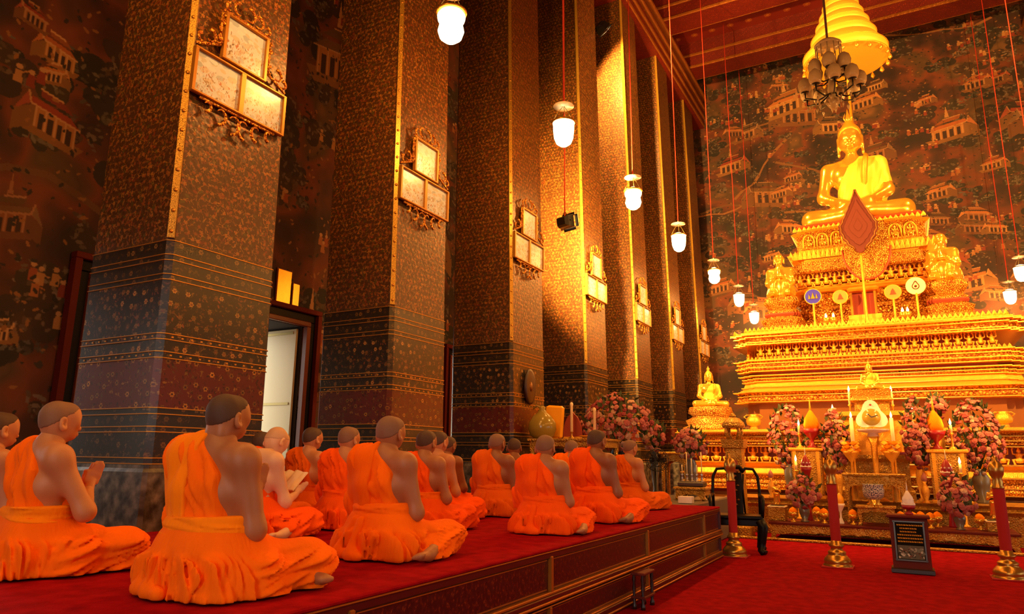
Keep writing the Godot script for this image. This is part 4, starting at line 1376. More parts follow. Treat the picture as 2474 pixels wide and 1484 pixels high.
func build_throne() -> void:
	var bear := bearer_mesh(); var leaf := petal_mesh()
	# ---------------- lowest stage of the altar
	var z0 := -15.6
	var c0 := Vector3(AX, 0, z0 - 1.9)
	var hx0 := AX - at_z(1650, 1100, z0).x
	var t0 := thing("altar_stage", "broad gilded lowest stage of the altar with a row of small bearers", "altar", Vector3.ZERO)
	var H := func(y: float) -> float: return hz(y, z0, 1850.0)
	tier(t0, "plinth", c0, hx0 + 0.1, 2.0, [[0.0, 0.0], [0.0, 0.2], [-0.04, 0.24], [-0.04, H.call(1190)], [0.06, H.call(1182)]], M.gold_dark)
	tier(t0, "carved_band", c0, hx0, 1.9, [[0.05, H.call(1182)], [0.1, H.call(1175)], [0.02, H.call(1155)], [0.08, H.call(1145)]], M.gold_carved_fine)
	tier(t0, "plain_band", c0, hx0, 1.9, [[0.08, H.call(1145)], [0.0, H.call(1128)], [0.06, H.call(1118)]], M.gold_plain)
	tier(t0, "recess", c0, hx0 - 0.38, 1.52, [[0, H.call(1118)], [0, H.call(1078)]], M.red_lacquer)
	tier(t0, "carved_band", c0, hx0, 1.9, [[-0.05, H.call(1078)], [0.05, H.call(1074)], [0.02, H.call(1056)], [0.1, H.call(1048)]], M.gold_carved_fine)
	tier(t0, "ledge", c0, hx0, 1.9, [[0.1, H.call(1048)], [0.16, H.call(1044)], [0.16, H.call(1038)], [-0.2, H.call(1037)]], M.gold_plain)
	var bh: float = H.call(1078) - H.call(1118)
	row(t0, "bearer", bear, M.gold_plain, Vector3(AX - hx0 + 0.3, H.call(1118), c0.z + 1.72), Vector3(AX + hx0 - 0.3, H.call(1118), c0.z + 1.72), 27, Vector3(bh * 0.95, bh, bh * 0.9))
	row(t0, "bearer", bear, M.gold_plain, Vector3(AX - hx0 + 0.12, H.call(1118), c0.z + 1.5), Vector3(AX - hx0 + 0.12, H.call(1118), c0.z - 1.5), 8, Vector3(bh * 0.95, bh, bh * 0.9), -PI / 2)
	# ---------------- the great throne
	var c := Vector3(AX, 0, ZT - 2.0)
	var hx := 2.86
	var t := thing("throne", "great gilded throne with rows of bearers, carved friezes and leaf cresting", "throne", Vector3.ZERO)
	H = func(y: float) -> float: return hz(y, ZT)
	tier(t, "base", c, hx - 0.1, 1.9, [[0, hz(1037, -15.6, 1850.0)], [0, H.call(962)]], M.gold_dark)
	tier(t, "carved_foot", c, hx, 2.0, [[0.05, H.call(966)], [0.12, H.call(962)], [0.04, H.call(948)], [0.14, H.call(940)]], M.gold_carved)
	tier(t, "plain_band", c, hx, 2.0, [[0.1, H.call(940)], [-0.02, H.call(930)], [-0.08, H.call(912)]], M.gold_plain)
	tier(t, "bead_band", c, hx, 2.0, [[-0.06, H.call(912)], [0.0, H.call(908)], [-0.06, H.call(901)], [0.02, H.call(897)]], M.gold_carved_fine)
	tier(t, "red_recess", c, hx - 0.16, 1.84, [[0, H.call(897)], [0, H.call(886)]], M.red_lacquer)
	tier(t, "carved_frieze", c, hx, 2.0, [[0.0, H.call(886)], [0.1, H.call(880)], [0.04, H.call(868)], [0.1, H.call(859)], [-0.1, H.call(858)]], M.gold_carved)
	tier(t, "recess", c, hx - 0.42, 1.58, [[0, H.call(858)], [0, H.call(817)]], M.red_lacquer)
	tier(t, "carved_frieze", c, hx, 2.0, [[0.0, H.call(818)], [0.08, H.call(816)], [0.02, H.call(803)], [0.14, H.call(792)]], M.gold_carved)
	tier(t, "cornice", c, hx, 2.0, [[0.14, H.call(792)], [0.18, H.call(790)], [0.18, H.call(787)], [-0.1, H.call(786)]], M.gold_plain)
	for q in [[966, 0.15], [950, 0.08], [940, 0.17], [926, 0.0], [912, -0.02], [904, -0.02], [897, 0.05], [886, 0.06], [877, 0.1], [866, 0.07], [859, 0.13], [817, 0.11], [811, 0.07], [798, 0.1], [792, 0.17]]:
		var yy: float = H.call(q[0])
		tier(t, "gilt_bead", c, hx, 2.0, [[q[1] - 0.04, yy - 0.022], [q[1] + 0.015, yy - 0.01], [q[1] + 0.015, yy + 0.01], [q[1] - 0.04, yy + 0.022]], M.gold_polished)
	var y0: float = H.call(848)
	bh = H.call(818) - y0
	for k in 24:
		var x := AX - hx + 0.42 + (hx * 2 - 0.84) * (k + 0.5) / 24
		inst("bearer", bear, M.gold_plain, t, Transform3D(Basis.IDENTITY.scaled_local(Vector3(bh * 0.95, bh, bh * 0.9)), Vector3(x, y0, c.z + 1.86)))
	row(t, "bearer", bear, M.gold_plain, Vector3(AX - hx + 0.14, y0, c.z + 1.5), Vector3(AX - hx + 0.14, y0, c.z - 1.4), 9, Vector3(bh * 0.95, bh, bh * 0.9), -PI / 2)
	row(t, "petal", leaf, M.gold_plain, Vector3(AX - hx + 0.2, H.call(858), c.z + 1.99), Vector3(AX + hx - 0.2, H.call(858), c.z + 1.99), 60, Vector3(0.1, H.call(847) - H.call(858), 0.1))
	row(t, "antefix", leaf, M.gold_plain, Vector3(AX - hx + 0.2, H.call(787), c.z + 2.12), Vector3(AX + hx - 0.2, H.call(787), c.z + 2.12), 54, Vector3(0.115, H.call(773) - H.call(787), 0.12))
	row(t, "antefix", leaf, M.gold_plain, Vector3(AX - hx - 0.1, H.call(787), c.z + 1.8), Vector3(AX - hx - 0.1, H.call(787), c.z - 1.8), 30, Vector3(0.115, H.call(773) - H.call(787), 0.12), -PI / 2)
	for q in [[1182, 0.08], [1166, 0.08], [1145, 0.11], [1118, 0.09], [1078, 0.02], [1066, 0.06], [1056, 0.05], [1044, 0.18]]:
		var yy := hz(q[0], z0, 1850.0)
		tier(t0, "gilt_bead", c0, hx0, 1.9, [[q[1] - 0.04, yy - 0.02], [q[1] + 0.015, yy - 0.01], [q[1] + 0.015, yy + 0.01], [q[1] - 0.04, yy + 0.02]], M.gold_polished)
	# ---------------- the image's pedestal
	var zp := -18.1
	var cp := Vector3(AX - 0.02, 0, zp - 1.35)
	var p := thing("image_pedestal", "tiered gilded pedestal under the great golden Buddha, lotus petals and arched niches", "pedestal", Vector3.ZERO)
	H = func(y: float) -> float: return hz(y, zp, 2085.0)
	tier(p, "base", cp, 1.5, 1.0, [[0.15, H.call(786)], [0.2, H.call(770)], [0.05, H.call(755)], [0.1, H.call(735)], [-0.05, H.call(725)], [0.05, H.call(706)], [-0.1, H.call(690)]], M.gold_carved)
	tier(p, "plain_band", cp, 1.62, 1.1, [[0.0, H.call(690)], [0.06, H.call(684)], [-0.04, H.call(676)]], M.gold_plain)
	tier(p, "recess", cp, 1.38, 0.88, [[0, H.call(677)], [0, H.call(640)]], M.red_lacquer)
	tier(p, "carved_band", cp, 1.66, 1.15, [[-0.02, H.call(642)], [0.04, H.call(638)], [-0.04, H.call(620)], [-0.02, H.call(612)]], M.gold_carved_fine)
	tier(p, "lotus_band", cp, 1.6, 1.1, [[-0.06, H.call(612)], [0.08, H.call(585)], [0.02, H.call(582)]], M.gold_plain)
	tier(p, "niche_band", cp, 1.46, 1.0, [[0.0, H.call(583)], [0.04, H.call(578)], [-0.02, H.call(570)], [-0.02, H.call(540)], [0.04, H.call(534)]], M.gold_carved_fine)
	tier(p, "top_slab", cp, 1.46, 1.0, [[0.05, H.call(534)], [0.1, H.call(530)], [0.02, H.call(524)]], M.gold_plain)
	tier(p, "seat_cushion", cp, 1.36, 0.9, [[0.0, H.call(524)], [0.05, H.call(519)], [0.0, H.call(512)]], M.seat_red, 0.0)
	bh = H.call(642) - H.call(676)
	for k in 15: inst("bearer", bear, M.gold_plain, p, Transform3D(Basis.IDENTITY.scaled_local(Vector3(bh * 0.95, bh, bh * 0.9)), Vector3(AX - 1.5 + 3.0 * (k + 0.5) / 15, H.call(676), cp.z + 1.08)))
	row(p, "petal", leaf, M.gold_plain, Vector3(AX - 1.62, H.call(606), cp.z + 1.17), Vector3(AX + 1.6, H.call(606), cp.z + 1.17), 30, Vector3(0.12, H.call(583) - H.call(606), 0.14))
	for k in 8:
		var x := AX - 1.3 + 2.56 * (k + 0.5) / 8
		var st := mb(true)
		var pts := []
		for q in 13:
			var a := PI * q / 12.0
			pts.append(Vector3(x + cos(a) * 0.13, H.call(560) + sin(a) * 0.2, cp.z + 1.0))
		pts.push_front(Vector3(x + 0.13, H.call(576), cp.z + 1.0)); pts.append(Vector3(x - 0.13, H.call(576), cp.z + 1.0))
		tube(st, pts, 0.025, 5)
		obj("niche_arch", st, M.gold_plain, p)
		inst("niche_figure", bear, M.gold_polished, p, Transform3D(Basis.IDENTITY.scaled_local(Vector3(0.2, 0.32, 0.14)), Vector3(x, H.call(574), cp.z + 1.0)))
	row(p, "antefix", leaf, M.gold_plain, Vector3(AX - 1.5, H.call(532), cp.z + 1.08), Vector3(AX + 1.46, H.call(532), cp.z + 1.08), 26, Vector3(0.12, 0.12, 0.12), 0.0)

func buddha_mesh(root: Node3D, cell: float, shade := false) -> void:
	# seated image facing +z; seat at y = 0, 2.85 tall, knees 2.62 apart
	var b := Blob.new(); b.k = 0.14
	for s in [-1.0, 1.0]:
		b.add(Vector3(s * 0.28, 0.3, -0.15), Vector3(s * 1.08, 0.24, 0.16), 0.27, 0.21)
		b.add(Vector3(s * 1.08, 0.24, 0.16), Vector3(s * -0.1, 0.22 if s < 0 else 0.3, 0.5), 0.2, 0.13)
		b.add(Vector3(s * 0.62, 1.46, -0.12), Vector3(s * 0.76, 0.8, -0.02), 0.165, 0.13)
		b.add(Vector3(s * 0.76, 0.8, -0.02), Vector3(s * 0.3, 0.5, 0.34), 0.13, 0.085)
		b.add(Vector3(s * 0.3, 0.5, 0.34), Vector3(s * 0.03, 0.46, 0.44), 0.09, 0.06)
		b.add(Vector3(s * 0.1, 1.6, -0.12), Vector3(s * 0.58, 1.5, -0.13), 0.13, 0.14)
	b.add(Vector3(-0.14, 0.5, -0.12), Vector3(0.14, 0.5, -0.12), 0.3)
	b.add(Vector3(-0.12, 0.85, -0.12), Vector3(0.12, 0.85, -0.12), 0.27)
	b.add(Vector3(-0.24, 1.28, -0.12), Vector3(0.24, 1.28, -0.12), 0.31)
	b.add(Vector3(0, 1.5, -0.12), Vector3(0, 1.85, -0.08), 0.15, 0.13)
	var st := mb(true)
	b.mesh(st, Vector3(-1.4, -0.02, -0.6), Vector3(1.4, 1.95, 0.75), cell, func(p: Vector3, d: float) -> float: return maxf(maxf(d, 0.0 - p.y), p.y - 1.9))
	var h := Blob.new(); h.k = 0.07
	h.add(Vector3(0, 1.8, -0.08), Vector3(0, 1.95, -0.06), 0.13)
	h.add(Vector3(0, 2.22, -0.08), Vector3(0, 2.26, -0.06), 0.26); h.add(Vector3(0, 2.05, 0.0), Vector3(0, 1.94, 0.06), 0.2, 0.12)
	h.add(Vector3(-0.08, 2.05, -0.02), Vector3(0.08, 2.05, -0.02), 0.19)
	h.add(Vector3(0, 2.14, 0.18), Vector3(0, 2.03, 0.25), 0.022, 0.035)
	h.add(Vector3(-0.06, 1.94, 0.2), Vector3(0.06, 1.94, 0.2), 0.02)
	for s in [-1.0, 1.0]:
		h.add(Vector3(s * 0.04, 2.17, 0.2), Vector3(s * 0.14, 2.19, 0.16), 0.012)
		h.add(Vector3(s * 0.05, 2.12, 0.18), Vector3(s * 0.13, 2.12, 0.16), 0.025)
		h.add(Vector3(s * 0.275, 2.2, -0.06), Vector3(s * 0.285, 1.98, -0.04), 0.05, 0.03); h.add(Vector3(s * 0.285, 1.98, -0.04), Vector3(s * 0.29, 1.78, -0.02), 0.03, 0.04)
	h.mesh(st, Vector3(-0.4, 1.7, -0.42), Vector3(0.4, 2.6, 0.36), cell * 0.55, plain_mod)
	obj("body", st, M.gold_polished, root)
	# curled hair, crown of the skull and flame
	var hr := Blob.new(); hr.k = 0.06
	hr.add(Vector3(0, 2.24, -0.1), Vector3(0, 2.28, -0.08), 0.285); hr.add(Vector3(0, 2.5, -0.1), Vector3(0, 2.52, -0.1), 0.14)
	st = mb(true)
	hr.mesh(st, Vector3(-0.4, 1.9, -0.5), Vector3(0.4, 2.75, 0.3), cell * 0.6, func(p: Vector3, d: float) -> float:
		return maxf(d - 0.008 * absf(sin(p.x * 50.0) * sin(p.y * 50.0) * sin(p.z * 50.0)), (p.z - 0.02) * 0.8 - (p.y - 2.24)))
	obj("hair", st, M.gold_plain, root)
	st = mb(true)
	lathe(st, [[0.06, 2.62], [0.075, 2.68], [0.05, 2.78], [0.02, 2.9], [0.0, 2.98]], 8, Vector3(0, 0, -0.1))
	for s in [-1.0, 1.0]: tube(st, [Vector3(s * 0.04, 2.62, -0.1), Vector3(s * 0.1, 2.74, -0.1), Vector3(s * 0.06, 2.86, -0.1)], [0.03, 0.025, 0.006], 5)
	obj("flame", st, M.gold_polished, root)
	# robe over the left shoulder with its folded sash
	var r := Blob.new(); r.k = 0.14
	r.add(Vector3(-0.14, 0.5, -0.12), Vector3(0.14, 0.5, -0.12), 0.325); r.add(Vector3(-0.12, 0.85, -0.12), Vector3(0.12, 0.85, -0.12), 0.295)
	r.add(Vector3(-0.24, 1.28, -0.12), Vector3(0.24, 1.28, -0.12), 0.335); r.add(Vector3(0.1, 1.6, -0.12), Vector3(0.58, 1.5, -0.13), 0.155, 0.165)
	r.add(Vector3(0.62, 1.46, -0.12), Vector3(0.76, 0.8, -0.02), 0.19, 0.15)
	r.add(Vector3(0.6, 1.4, -0.12), Vector3(0.55, 0.6, -0.2), 0.16, 0.18)
	st = mb(true)
	r.mesh(st, Vector3(-0.8, 0.3, -0.7), Vector3(1.1, 1.85, 0.4), cell * 0.9, func(p: Vector3, d: float) -> float:
		var e := -(p - Vector3(0.0, 1.62, 0)).dot(Vector3(0.86, -0.5, 0))
		d += 0.012 * absf(sin(p.dot(Vector3(0.8, -0.3, 0.5)) * 26.0))
		return maxf(maxf(d, e), 0.42 - p.y))
	obj("robe", st, M.gold_cloth, root)
	st = mb(true)
	var sash := []
	for k in 9:
		var u := k / 8.0
		sash.append(Vector3(0.34 - 0.16 * u, 1.66 - 1.05 * u, 0.02 + 0.26 * sin(PI * minf(1.0, u * 1.3 + 0.12))))
	tube(st, sash, [0.06, 0.07, 0.075, 0.075, 0.075, 0.075, 0.075, 0.075, 0.07], 8)
	obj("sash", st, M.gold_plain, root)

func build_images() -> void:
	var zb := -19.3
	var seat := hz(512, -18.1, 2085.0)
	var t := thing("buddha_statue", "large gleaming golden seated Buddha on the tiered pedestal", "statue", Vector3(AX - 0.02, seat, zb), "seated golden Buddhas")
	buddha_mesh(t, 0.042)
	t.scale = Vector3(1.0, 1.13, 1.0)
	# the smaller seated images
	var p1 := at_z(1716, 985, -16.2)
	var o1 := dup(t, p1, 0.55, "small golden seated Buddha on a round pedestal at the left end of the altar")
	o1.scale = Vector3.ONE * ((at_z(1716, 886, -16.2).y - p1.y) / 2.9)
	var p2 := at_z(2103, 943, -15.24)
	var o2 := dup(t, p2, 0.0, "small golden seated Buddha above the triangular clock")
	o2.scale = Vector3.ONE * ((at_z(2100, 872, -15.24).y - p2.y) / 2.9)
	# their stands
	var s1 := thing("statue_stand", "round stepped gilded stand under the small Buddha at the altar's left end", "stand", Vector3(p1.x, 0, p1.z))
	var b0 := hz(1037, -15.6, 1850.0)
	var st := mb(true)
	var dh := p1.y - b0
	lathe(st, [[0.62, b0], [0.62, b0 + dh * 0.12], [0.5, b0 + dh * 0.2], [0.56, b0 + dh * 0.42], [0.42, b0 + dh * 0.55], [0.4, b0 + dh * 0.62], [0.5, b0 + dh * 0.74], [0.46, p1.y], [0.0, p1.y]], 20)
	obj("drum", st, M.gold_carved_fine, s1)
	var s2 := thing("statue_stand", "stepped square gilded stand under the small Buddha behind the clock", "stand", Vector3(p2.x, 0, p2.z))
	st = mb()
	var a0 := hz(1037, -15.6, 1850.0) - 0.3
	moulding(st, Vector3.ZERO, 0.3, 0.09, [[0.06, 0.62], [0.06, 0.8], [0.0, 0.85], [0.0, p2.y - 0.24], [0.08, p2.y - 0.2], [0.02, p2.y - 0.12], [0.06, p2.y]])
	obj("drum", st, M.gold_table, s2)
	var s3 := st
	# the two kneeling disciples
	var d := thing("disciple_statue", "golden kneeling disciple facing the hall, left of the great Buddha", "statue", Vector3.ZERO, "golden disciples beside the great Buddha")
	var b := Blob.new(); b.k = 0.1
	b.add(Vector3(-0.12, 0.14, -0.1), Vector3(0.12, 0.14, -0.1), 0.2)
	for s in [-1.0, 1.0]:
		b.add(Vector3(s * 0.14, 0.14, -0.05), Vector3(s * 0.22, 0.12, 0.3), 0.14, 0.11)
		b.add(Vector3(s * 0.27, 0.78, 0.0), Vector3(s * 0.33, 0.46, 0.06), 0.1, 0.08); b.add(Vector3(s * 0.33, 0.46, 0.06), Vector3(s * 0.05, 0.62, 0.28), 0.07, 0.05)
		b.add(Vector3(s * 0.03, 0.62, 0.28), Vector3(s * 0.015, 0.8, 0.26), 0.05, 0.025)
	b.add(Vector3(-0.1, 0.74, -0.06), Vector3(-0.16, 0.12, -0.06), 0.17, 0.26); b.add(Vector3(0.1, 0.74, -0.06), Vector3(0.16, 0.12, -0.06), 0.17, 0.26)
	b.add(Vector3(-0.08, 0.4, -0.04), Vector3(0.08, 0.4, -0.04), 0.2); b.add(Vector3(-0.13, 0.68, -0.02), Vector3(0.13, 0.68, -0.02), 0.17)
	b.add(Vector3(-0.25, 0.8, -0.02), Vector3(0.25, 0.8, -0.02), 0.09); b.add(Vector3(0, 0.8, -0.02), Vector3(0, 1.0, 0), 0.08)
	st = mb(true)
	b.mesh(st, Vector3(-0.52, -0.02, -0.44), Vector3(0.52, 1.0, 0.5), 0.024, func(p: Vector3, dd: float) -> float: return maxf(dd + 0.02 * absf(sin(p.x * 24.0)) * smoothstep(0.85, 0.5, p.y), -p.y))
	var hd := Blob.new(); hd.k = 0.04
	hd.add(Vector3(0, 0.95, 0), Vector3(0, 1.05, 0.01), 0.075); hd.add(Vector3(0, 1.18, 0.0), Vector3(0, 1.2, 0.01), 0.13); hd.add(Vector3(0, 1.1, 0.04), Vector3(0, 1.05, 0.06), 0.1, 0.07); hd.add(Vector3(0, 1.14, 0.13), Vector3(0, 1.1, 0.15), 0.015, 0.02)
	for s in [-1.0, 1.0]: hd.add(Vector3(s * 0.135, 1.17, 0), Vector3(s * 0.135, 1.04, 0), 0.025, 0.02)
	hd.mesh(st, Vector3(-0.2, 0.9, -0.2), Vector3(0.2, 1.4, 0.24), 0.018, plain_mod)
	obj("body", st, M.gold_polished, d)
	var zd := -17.9
	var q1 := at_z(1888, 722, zd)
	var sc := (at_z(1888, 614, zd).y - q1.y) / 1.33
	d.position = q1; d.scale = Vector3.ONE * sc
	var q2 := at_z(2284, 682, zd)
	var d2 := dup(d, q2, -0.25, "golden kneeling disciple facing the hall, right of the great Buddha")
	d2.scale = Vector3.ONE * sc
	var top := hz(786, ZT)
	for e in [[q1, "stepped gilded stand under the left kneeling disciple"], [q2, "stepped gilded stand under the right kneeling disciple"]]:
		var q: Vector3 = e[0]
		var s := thing("disciple_stand", e[1], "stand", Vector3(q.x, 0, q.z))
		var hh := q.y - top
		st = mb()
		moulding(st, Vector3.ZERO, 0.37, 0.2, [[0.14, top], [0.18, top + hh * 0.12], [0.06, top + hh * 0.2], [0.12, top + hh * 0.36], [0.0, top + hh * 0.44], [0.02, top + hh * 0.6], [-0.06, top + hh * 0.68], [0.04, top + hh * 0.86], [0.0, q.y]], 0.05, 2)
		obj("drum", st, M.gold_carved_fine, s)
		st = mb()
		moulding(st, Vector3.ZERO, 0.375, 0.205, [[0.01, top + hh * 0.46], [0.03, top + hh * 0.52], [0.01, top + hh * 0.56]], 0.05, 2)
		obj("red_line", st, M.red_lacquer, s)

func build_parasol() -> void:
	var z := -19.6
	var rim := at_z(2043, 152, z)
	var R0 := (at_z(2147, 138, z) - at_z(1940, 166, z)).length() / 2.0
	var t := thing("tiered_parasol", "tall nine-tiered golden cloth parasol above the great Buddha's head", "parasol", Vector3(rim.x, rim.y, z))
	var hs := [0.0]
	for y in [104.0, 70.0, 44.0, 20.0, -2.0, -20.0, -36.0, -50.0, -62.0]: hs.append(at_z(2040, y, z).y - rim.y)
	var rs := [1.0, 0.78, 0.64, 0.53, 0.44, 0.36, 0.29, 0.22, 0.16, 0.08]
	for k in 9:
		var st := mb(true)
		var r0: float = R0 * rs[k]; var r1: float = R0 * rs[k + 1] * 0.98
		var y0: float = hs[k] - (0.06 if k > 0 else 0.0); var y1: float = hs[k + 1]
		var band: float = (y1 - y0) * 0.45
		# outside skirt and sloping top, then the inside
		lathe(st, [[r0 * 0.985, y0], [r0, y0], [r0 * 1.005, y0 + band * 0.5], [r0 * 0.99, y0 + band], [lerpf(r0, r1, 0.35), y0 + band * 1.35], [r1, y1]], 40)
		var cl := obj("cloth_tier", st, M.gold_cloth, t)
		st = mb(true)
		for q in 2: lathe(st, [[r0 * 1.0, y0 + band * (0.05 + q * 0.85)], [r0 * 1.015, y0 + band * (0.09 + q * 0.85)], [r0 * 1.0, y0 + band * (0.13 + q * 0.85)]], 40)
		obj("trim", st, M.gold_plain, cl)
	var st := mb(true)
	lathe(st, [[0.0, hs[9]], [0.05, hs[9]], [0.03, hs[9] + 0.3], [0.0, hs[9] + 0.7]], 10)
	obj("finial", st, M.gold_polished, t)
	st = mb(true)
	tube(st, [Vector3(0, -1.0, -0.35), Vector3(0, 0.4, -0.3), Vector3(0, hs[1], 0)], 0.035, 8)
	tube(st, [Vector3(0, -1.0, -0.35), Vector3(0, seat_top() - rim.y, -0.35)], 0.04, 8)
	obj("pole", st, M.gold_plain, t)
	st = mb(true)
	lathe(st, [[0.0, 0.03], [0.02, 0.0], [0.045, -0.04], [0.06, -0.12], [0.0, -0.18]], 6)
	var drop := simple_mesh(st)
	for k in 20:
		var a := TAU * k / 20
		inst("pendant", drop, M.gold_polished, t, Transform3D(Basis.IDENTITY, Vector3(cos(a) * R0, -0.02, sin(a) * R0)))
func seat_top() -> float:
	return hz(512, -18.1, 2085.0)

func build_chandelier() -> void:
	var z := -12.0
	var t := thing("chandelier", "smoky glass chandelier with bowl-shaped shades, unlit, in front of the golden parasol", "chandelier", Vector3(AX, 0, z))
	var yc := at_z(2013, 98, z).y; var ym := at_z(2020, 215, z).y; var yb := at_z(2005, 268, z).y
	var st := mb(true)
	tube(st, [Vector3(0, yc, 0), Vector3(0, 15.15, 0)], 0.02, 8)
	obj("rod", st, M.cord_dark, t)
	st = mb(true)
	lathe(st, [[0.2, yc - 0.1], [0.22, yc - 0.06], [0.15, yc], [0.03, yc + 0.05], [0.0, yc + 0.05]], 16)
	var can := obj("canopy", st, M.smoked_glass, t)
	st = mb(true)
	for k in 12:
		var a := TAU * k / 12
		tube(st, [Vector3(cos(a) * 0.2, yc - 0.1, sin(a) * 0.2), Vector3(cos(a) * 0.2, yc - 0.34, sin(a) * 0.2)], 0.009, 4)
	obj("prism", st, M.smoked_glass, can)
	st = mb(true)
	lathe(st, [[0.0, yb], [0.05, yb + 0.04], [0.12, yb + 0.14], [0.05, yb + 0.24], [0.07, ym], [0.04, ym + 0.2], [0.07, ym + 0.35], [0.03, yc - 0.1], [0.0, yc]], 12)
	obj("stem", st, M.smoked_glass, t)
	st = mb(true)
	lathe(st, [[0.07, -0.1], [0.1, -0.05], [0.112, 0.03], [0.09, 0.11], [0.04, 0.16], [0.0, 0.17]], 14)
	var shade := simple_mesh(st)
	st = mb(true)
	lathe(st, [[0.0, -0.112], [0.062, -0.108], [0.068, -0.1], [0.0, -0.098]], 14)
	var mouth := simple_mesh(st)
	for ringk in 2:
		var n := 9 if ringk == 0 else 6
		var rr := 0.43 if ringk == 0 else 0.26
		var yy := ym + (0.0 if ringk == 0 else 0.32)
		for k in n:
			var a := TAU * k / n + ringk * 0.5
			var e := Vector3(cos(a) * rr, yy, sin(a) * rr)
			st = mb(true)
			tube(st, [Vector3(0, ym - 0.05 + ringk * 0.25, 0), Vector3(cos(a) * rr * 0.5, yy - 0.17, sin(a) * rr * 0.5), Vector3(cos(a) * rr, yy - 0.13, sin(a) * rr), e], 0.014, 5)
			var arm := obj("arm", st, M.black_metal, t)
			inst("shade", shade, M.smoked_glass, arm, Transform3D(Basis.IDENTITY, e + Vector3(0, 0.08, 0)))
			inst("mouth", mouth, M.black_metal, arm, Transform3D(Basis.IDENTITY, e + Vector3(0, 0.08, 0)))
	st = mb(true)
	for k in 26:
		var a := TAU * k * 0.382
		var rr := 0.12 + 0.3 * ((k * 7) % 10) / 10.0
		lathe(st, [[0.0, 0.05], [0.022, 0.0], [0.0, -0.07]], 5, Vector3(cos(a) * rr, ym - 0.2 - 0.1 * ((k * 3) % 4) / 4.0, sin(a) * rr))
	obj("glass_drop", st, M.smoked_glass, t).set_meta("kind", "stuff")

func disc_fan(px: float, py: float, r_px: float, base_y: float, z: float, m: Material, label: String, emblem: int) -> void:
	var c := at_z(px, py, z)
	var R := at_z(px + r_px, py, z).x - c.x
	var foot := hz(786, ZT)
	var t := thing("ceremonial_fan", label, "fan", Vector3(c.x, foot, z), "round ceremonial fans on the throne")
	var h := c.y - foot
	var st := mb()
	var pts := PackedVector2Array()
	for k in 28: pts.append(Vector2(cos(TAU * k / 28), sin(TAU * k / 28)) * R)
	prism(st, pts, 0.03, Transform3D(Basis.IDENTITY, Vector3(0, h, 0)))
	var face := obj("fan_face", st, m, t)
	st = mb(true)
	var ring := []
	for k in 29: ring.append(Vector3(cos(TAU * k / 28) * R, h + sin(TAU * k / 28) * R, 0))
	tube(st, ring, 0.018, 6, false)
	obj("rim", st, M.gold_plain if emblem != 3 else M.white_cloth, face)
	st = mb()
	var em: Material = M.gold_polished
	if emblem == 0:
		for q in [[-0.45, 0.35, 0.13], [0.45, 0.35, 0.13], [0.0, 0.55, 0.26]]:
			prism(st, scaled(PackedVector2Array([Vector2(q[0] - q[2], -0.3), Vector2(q[0] + q[2], -0.3), Vector2(q[0] + q[2] * 0.5, 0.05), Vector2(q[0], q[1]), Vector2(q[0] - q[2] * 0.5, 0.05)]), R), 0.02, Transform3D(Basis.IDENTITY, Vector3(0, h, 0.02)))
	elif emblem == 3:
		st = mb(true)
		var drop := []
		for k in 25:
			var a := TAU * k / 24.0 + PI / 2
			var rr := R * (0.36 + 0.3 * pow(maxf(0.0, sin(a)), 9.0))
			drop.append(Vector3(cos(a) * R * 0.36, h - R * 0.05 + sin(a) * rr, 0.02))
		tube(st, drop, R * 0.06, 6, false)
		lathe(st, [[0.0, -0.012], [R * 0.16, -0.006], [R * 0.16, 0.006], [0.0, 0.012]], 12, Vector3(0, h - R * 0.05, 0.02), Basis(Vector3.RIGHT, PI / 2))
		em = M.leaf_red
	else:
		st = mb()
		prism(st, scaled(PackedVector2Array([Vector2(-0.4, -0.35), Vector2(0.4, -0.35), Vector2(0.25, -0.1), Vector2(0.2, 0.15), Vector2(0.0, 0.5), Vector2(-0.2, 0.15), Vector2(-0.25, -0.1)]), R), 0.02, Transform3D(Basis.IDENTITY, Vector3(0, h, 0.02)))
		em = M.seat_red
	obj("emblem", st, em, face)
	st = mb(true)
	lathe(st, [[R * 0.7, 0.0], [R * 0.7, 0.04], [R * 0.3, 0.1], [R * 0.12, 0.2], [0.025, 0.26], [0.025, h - R * 0.9], [0.0, h - R * 0.85]], 12)
	obj("stand", st, M.gold_plain, t)
func scaled(p: PackedVector2Array, k: float) -> PackedVector2Array:
	var o := PackedVector2Array()
	for v in p: o.append(v * k)
	return o

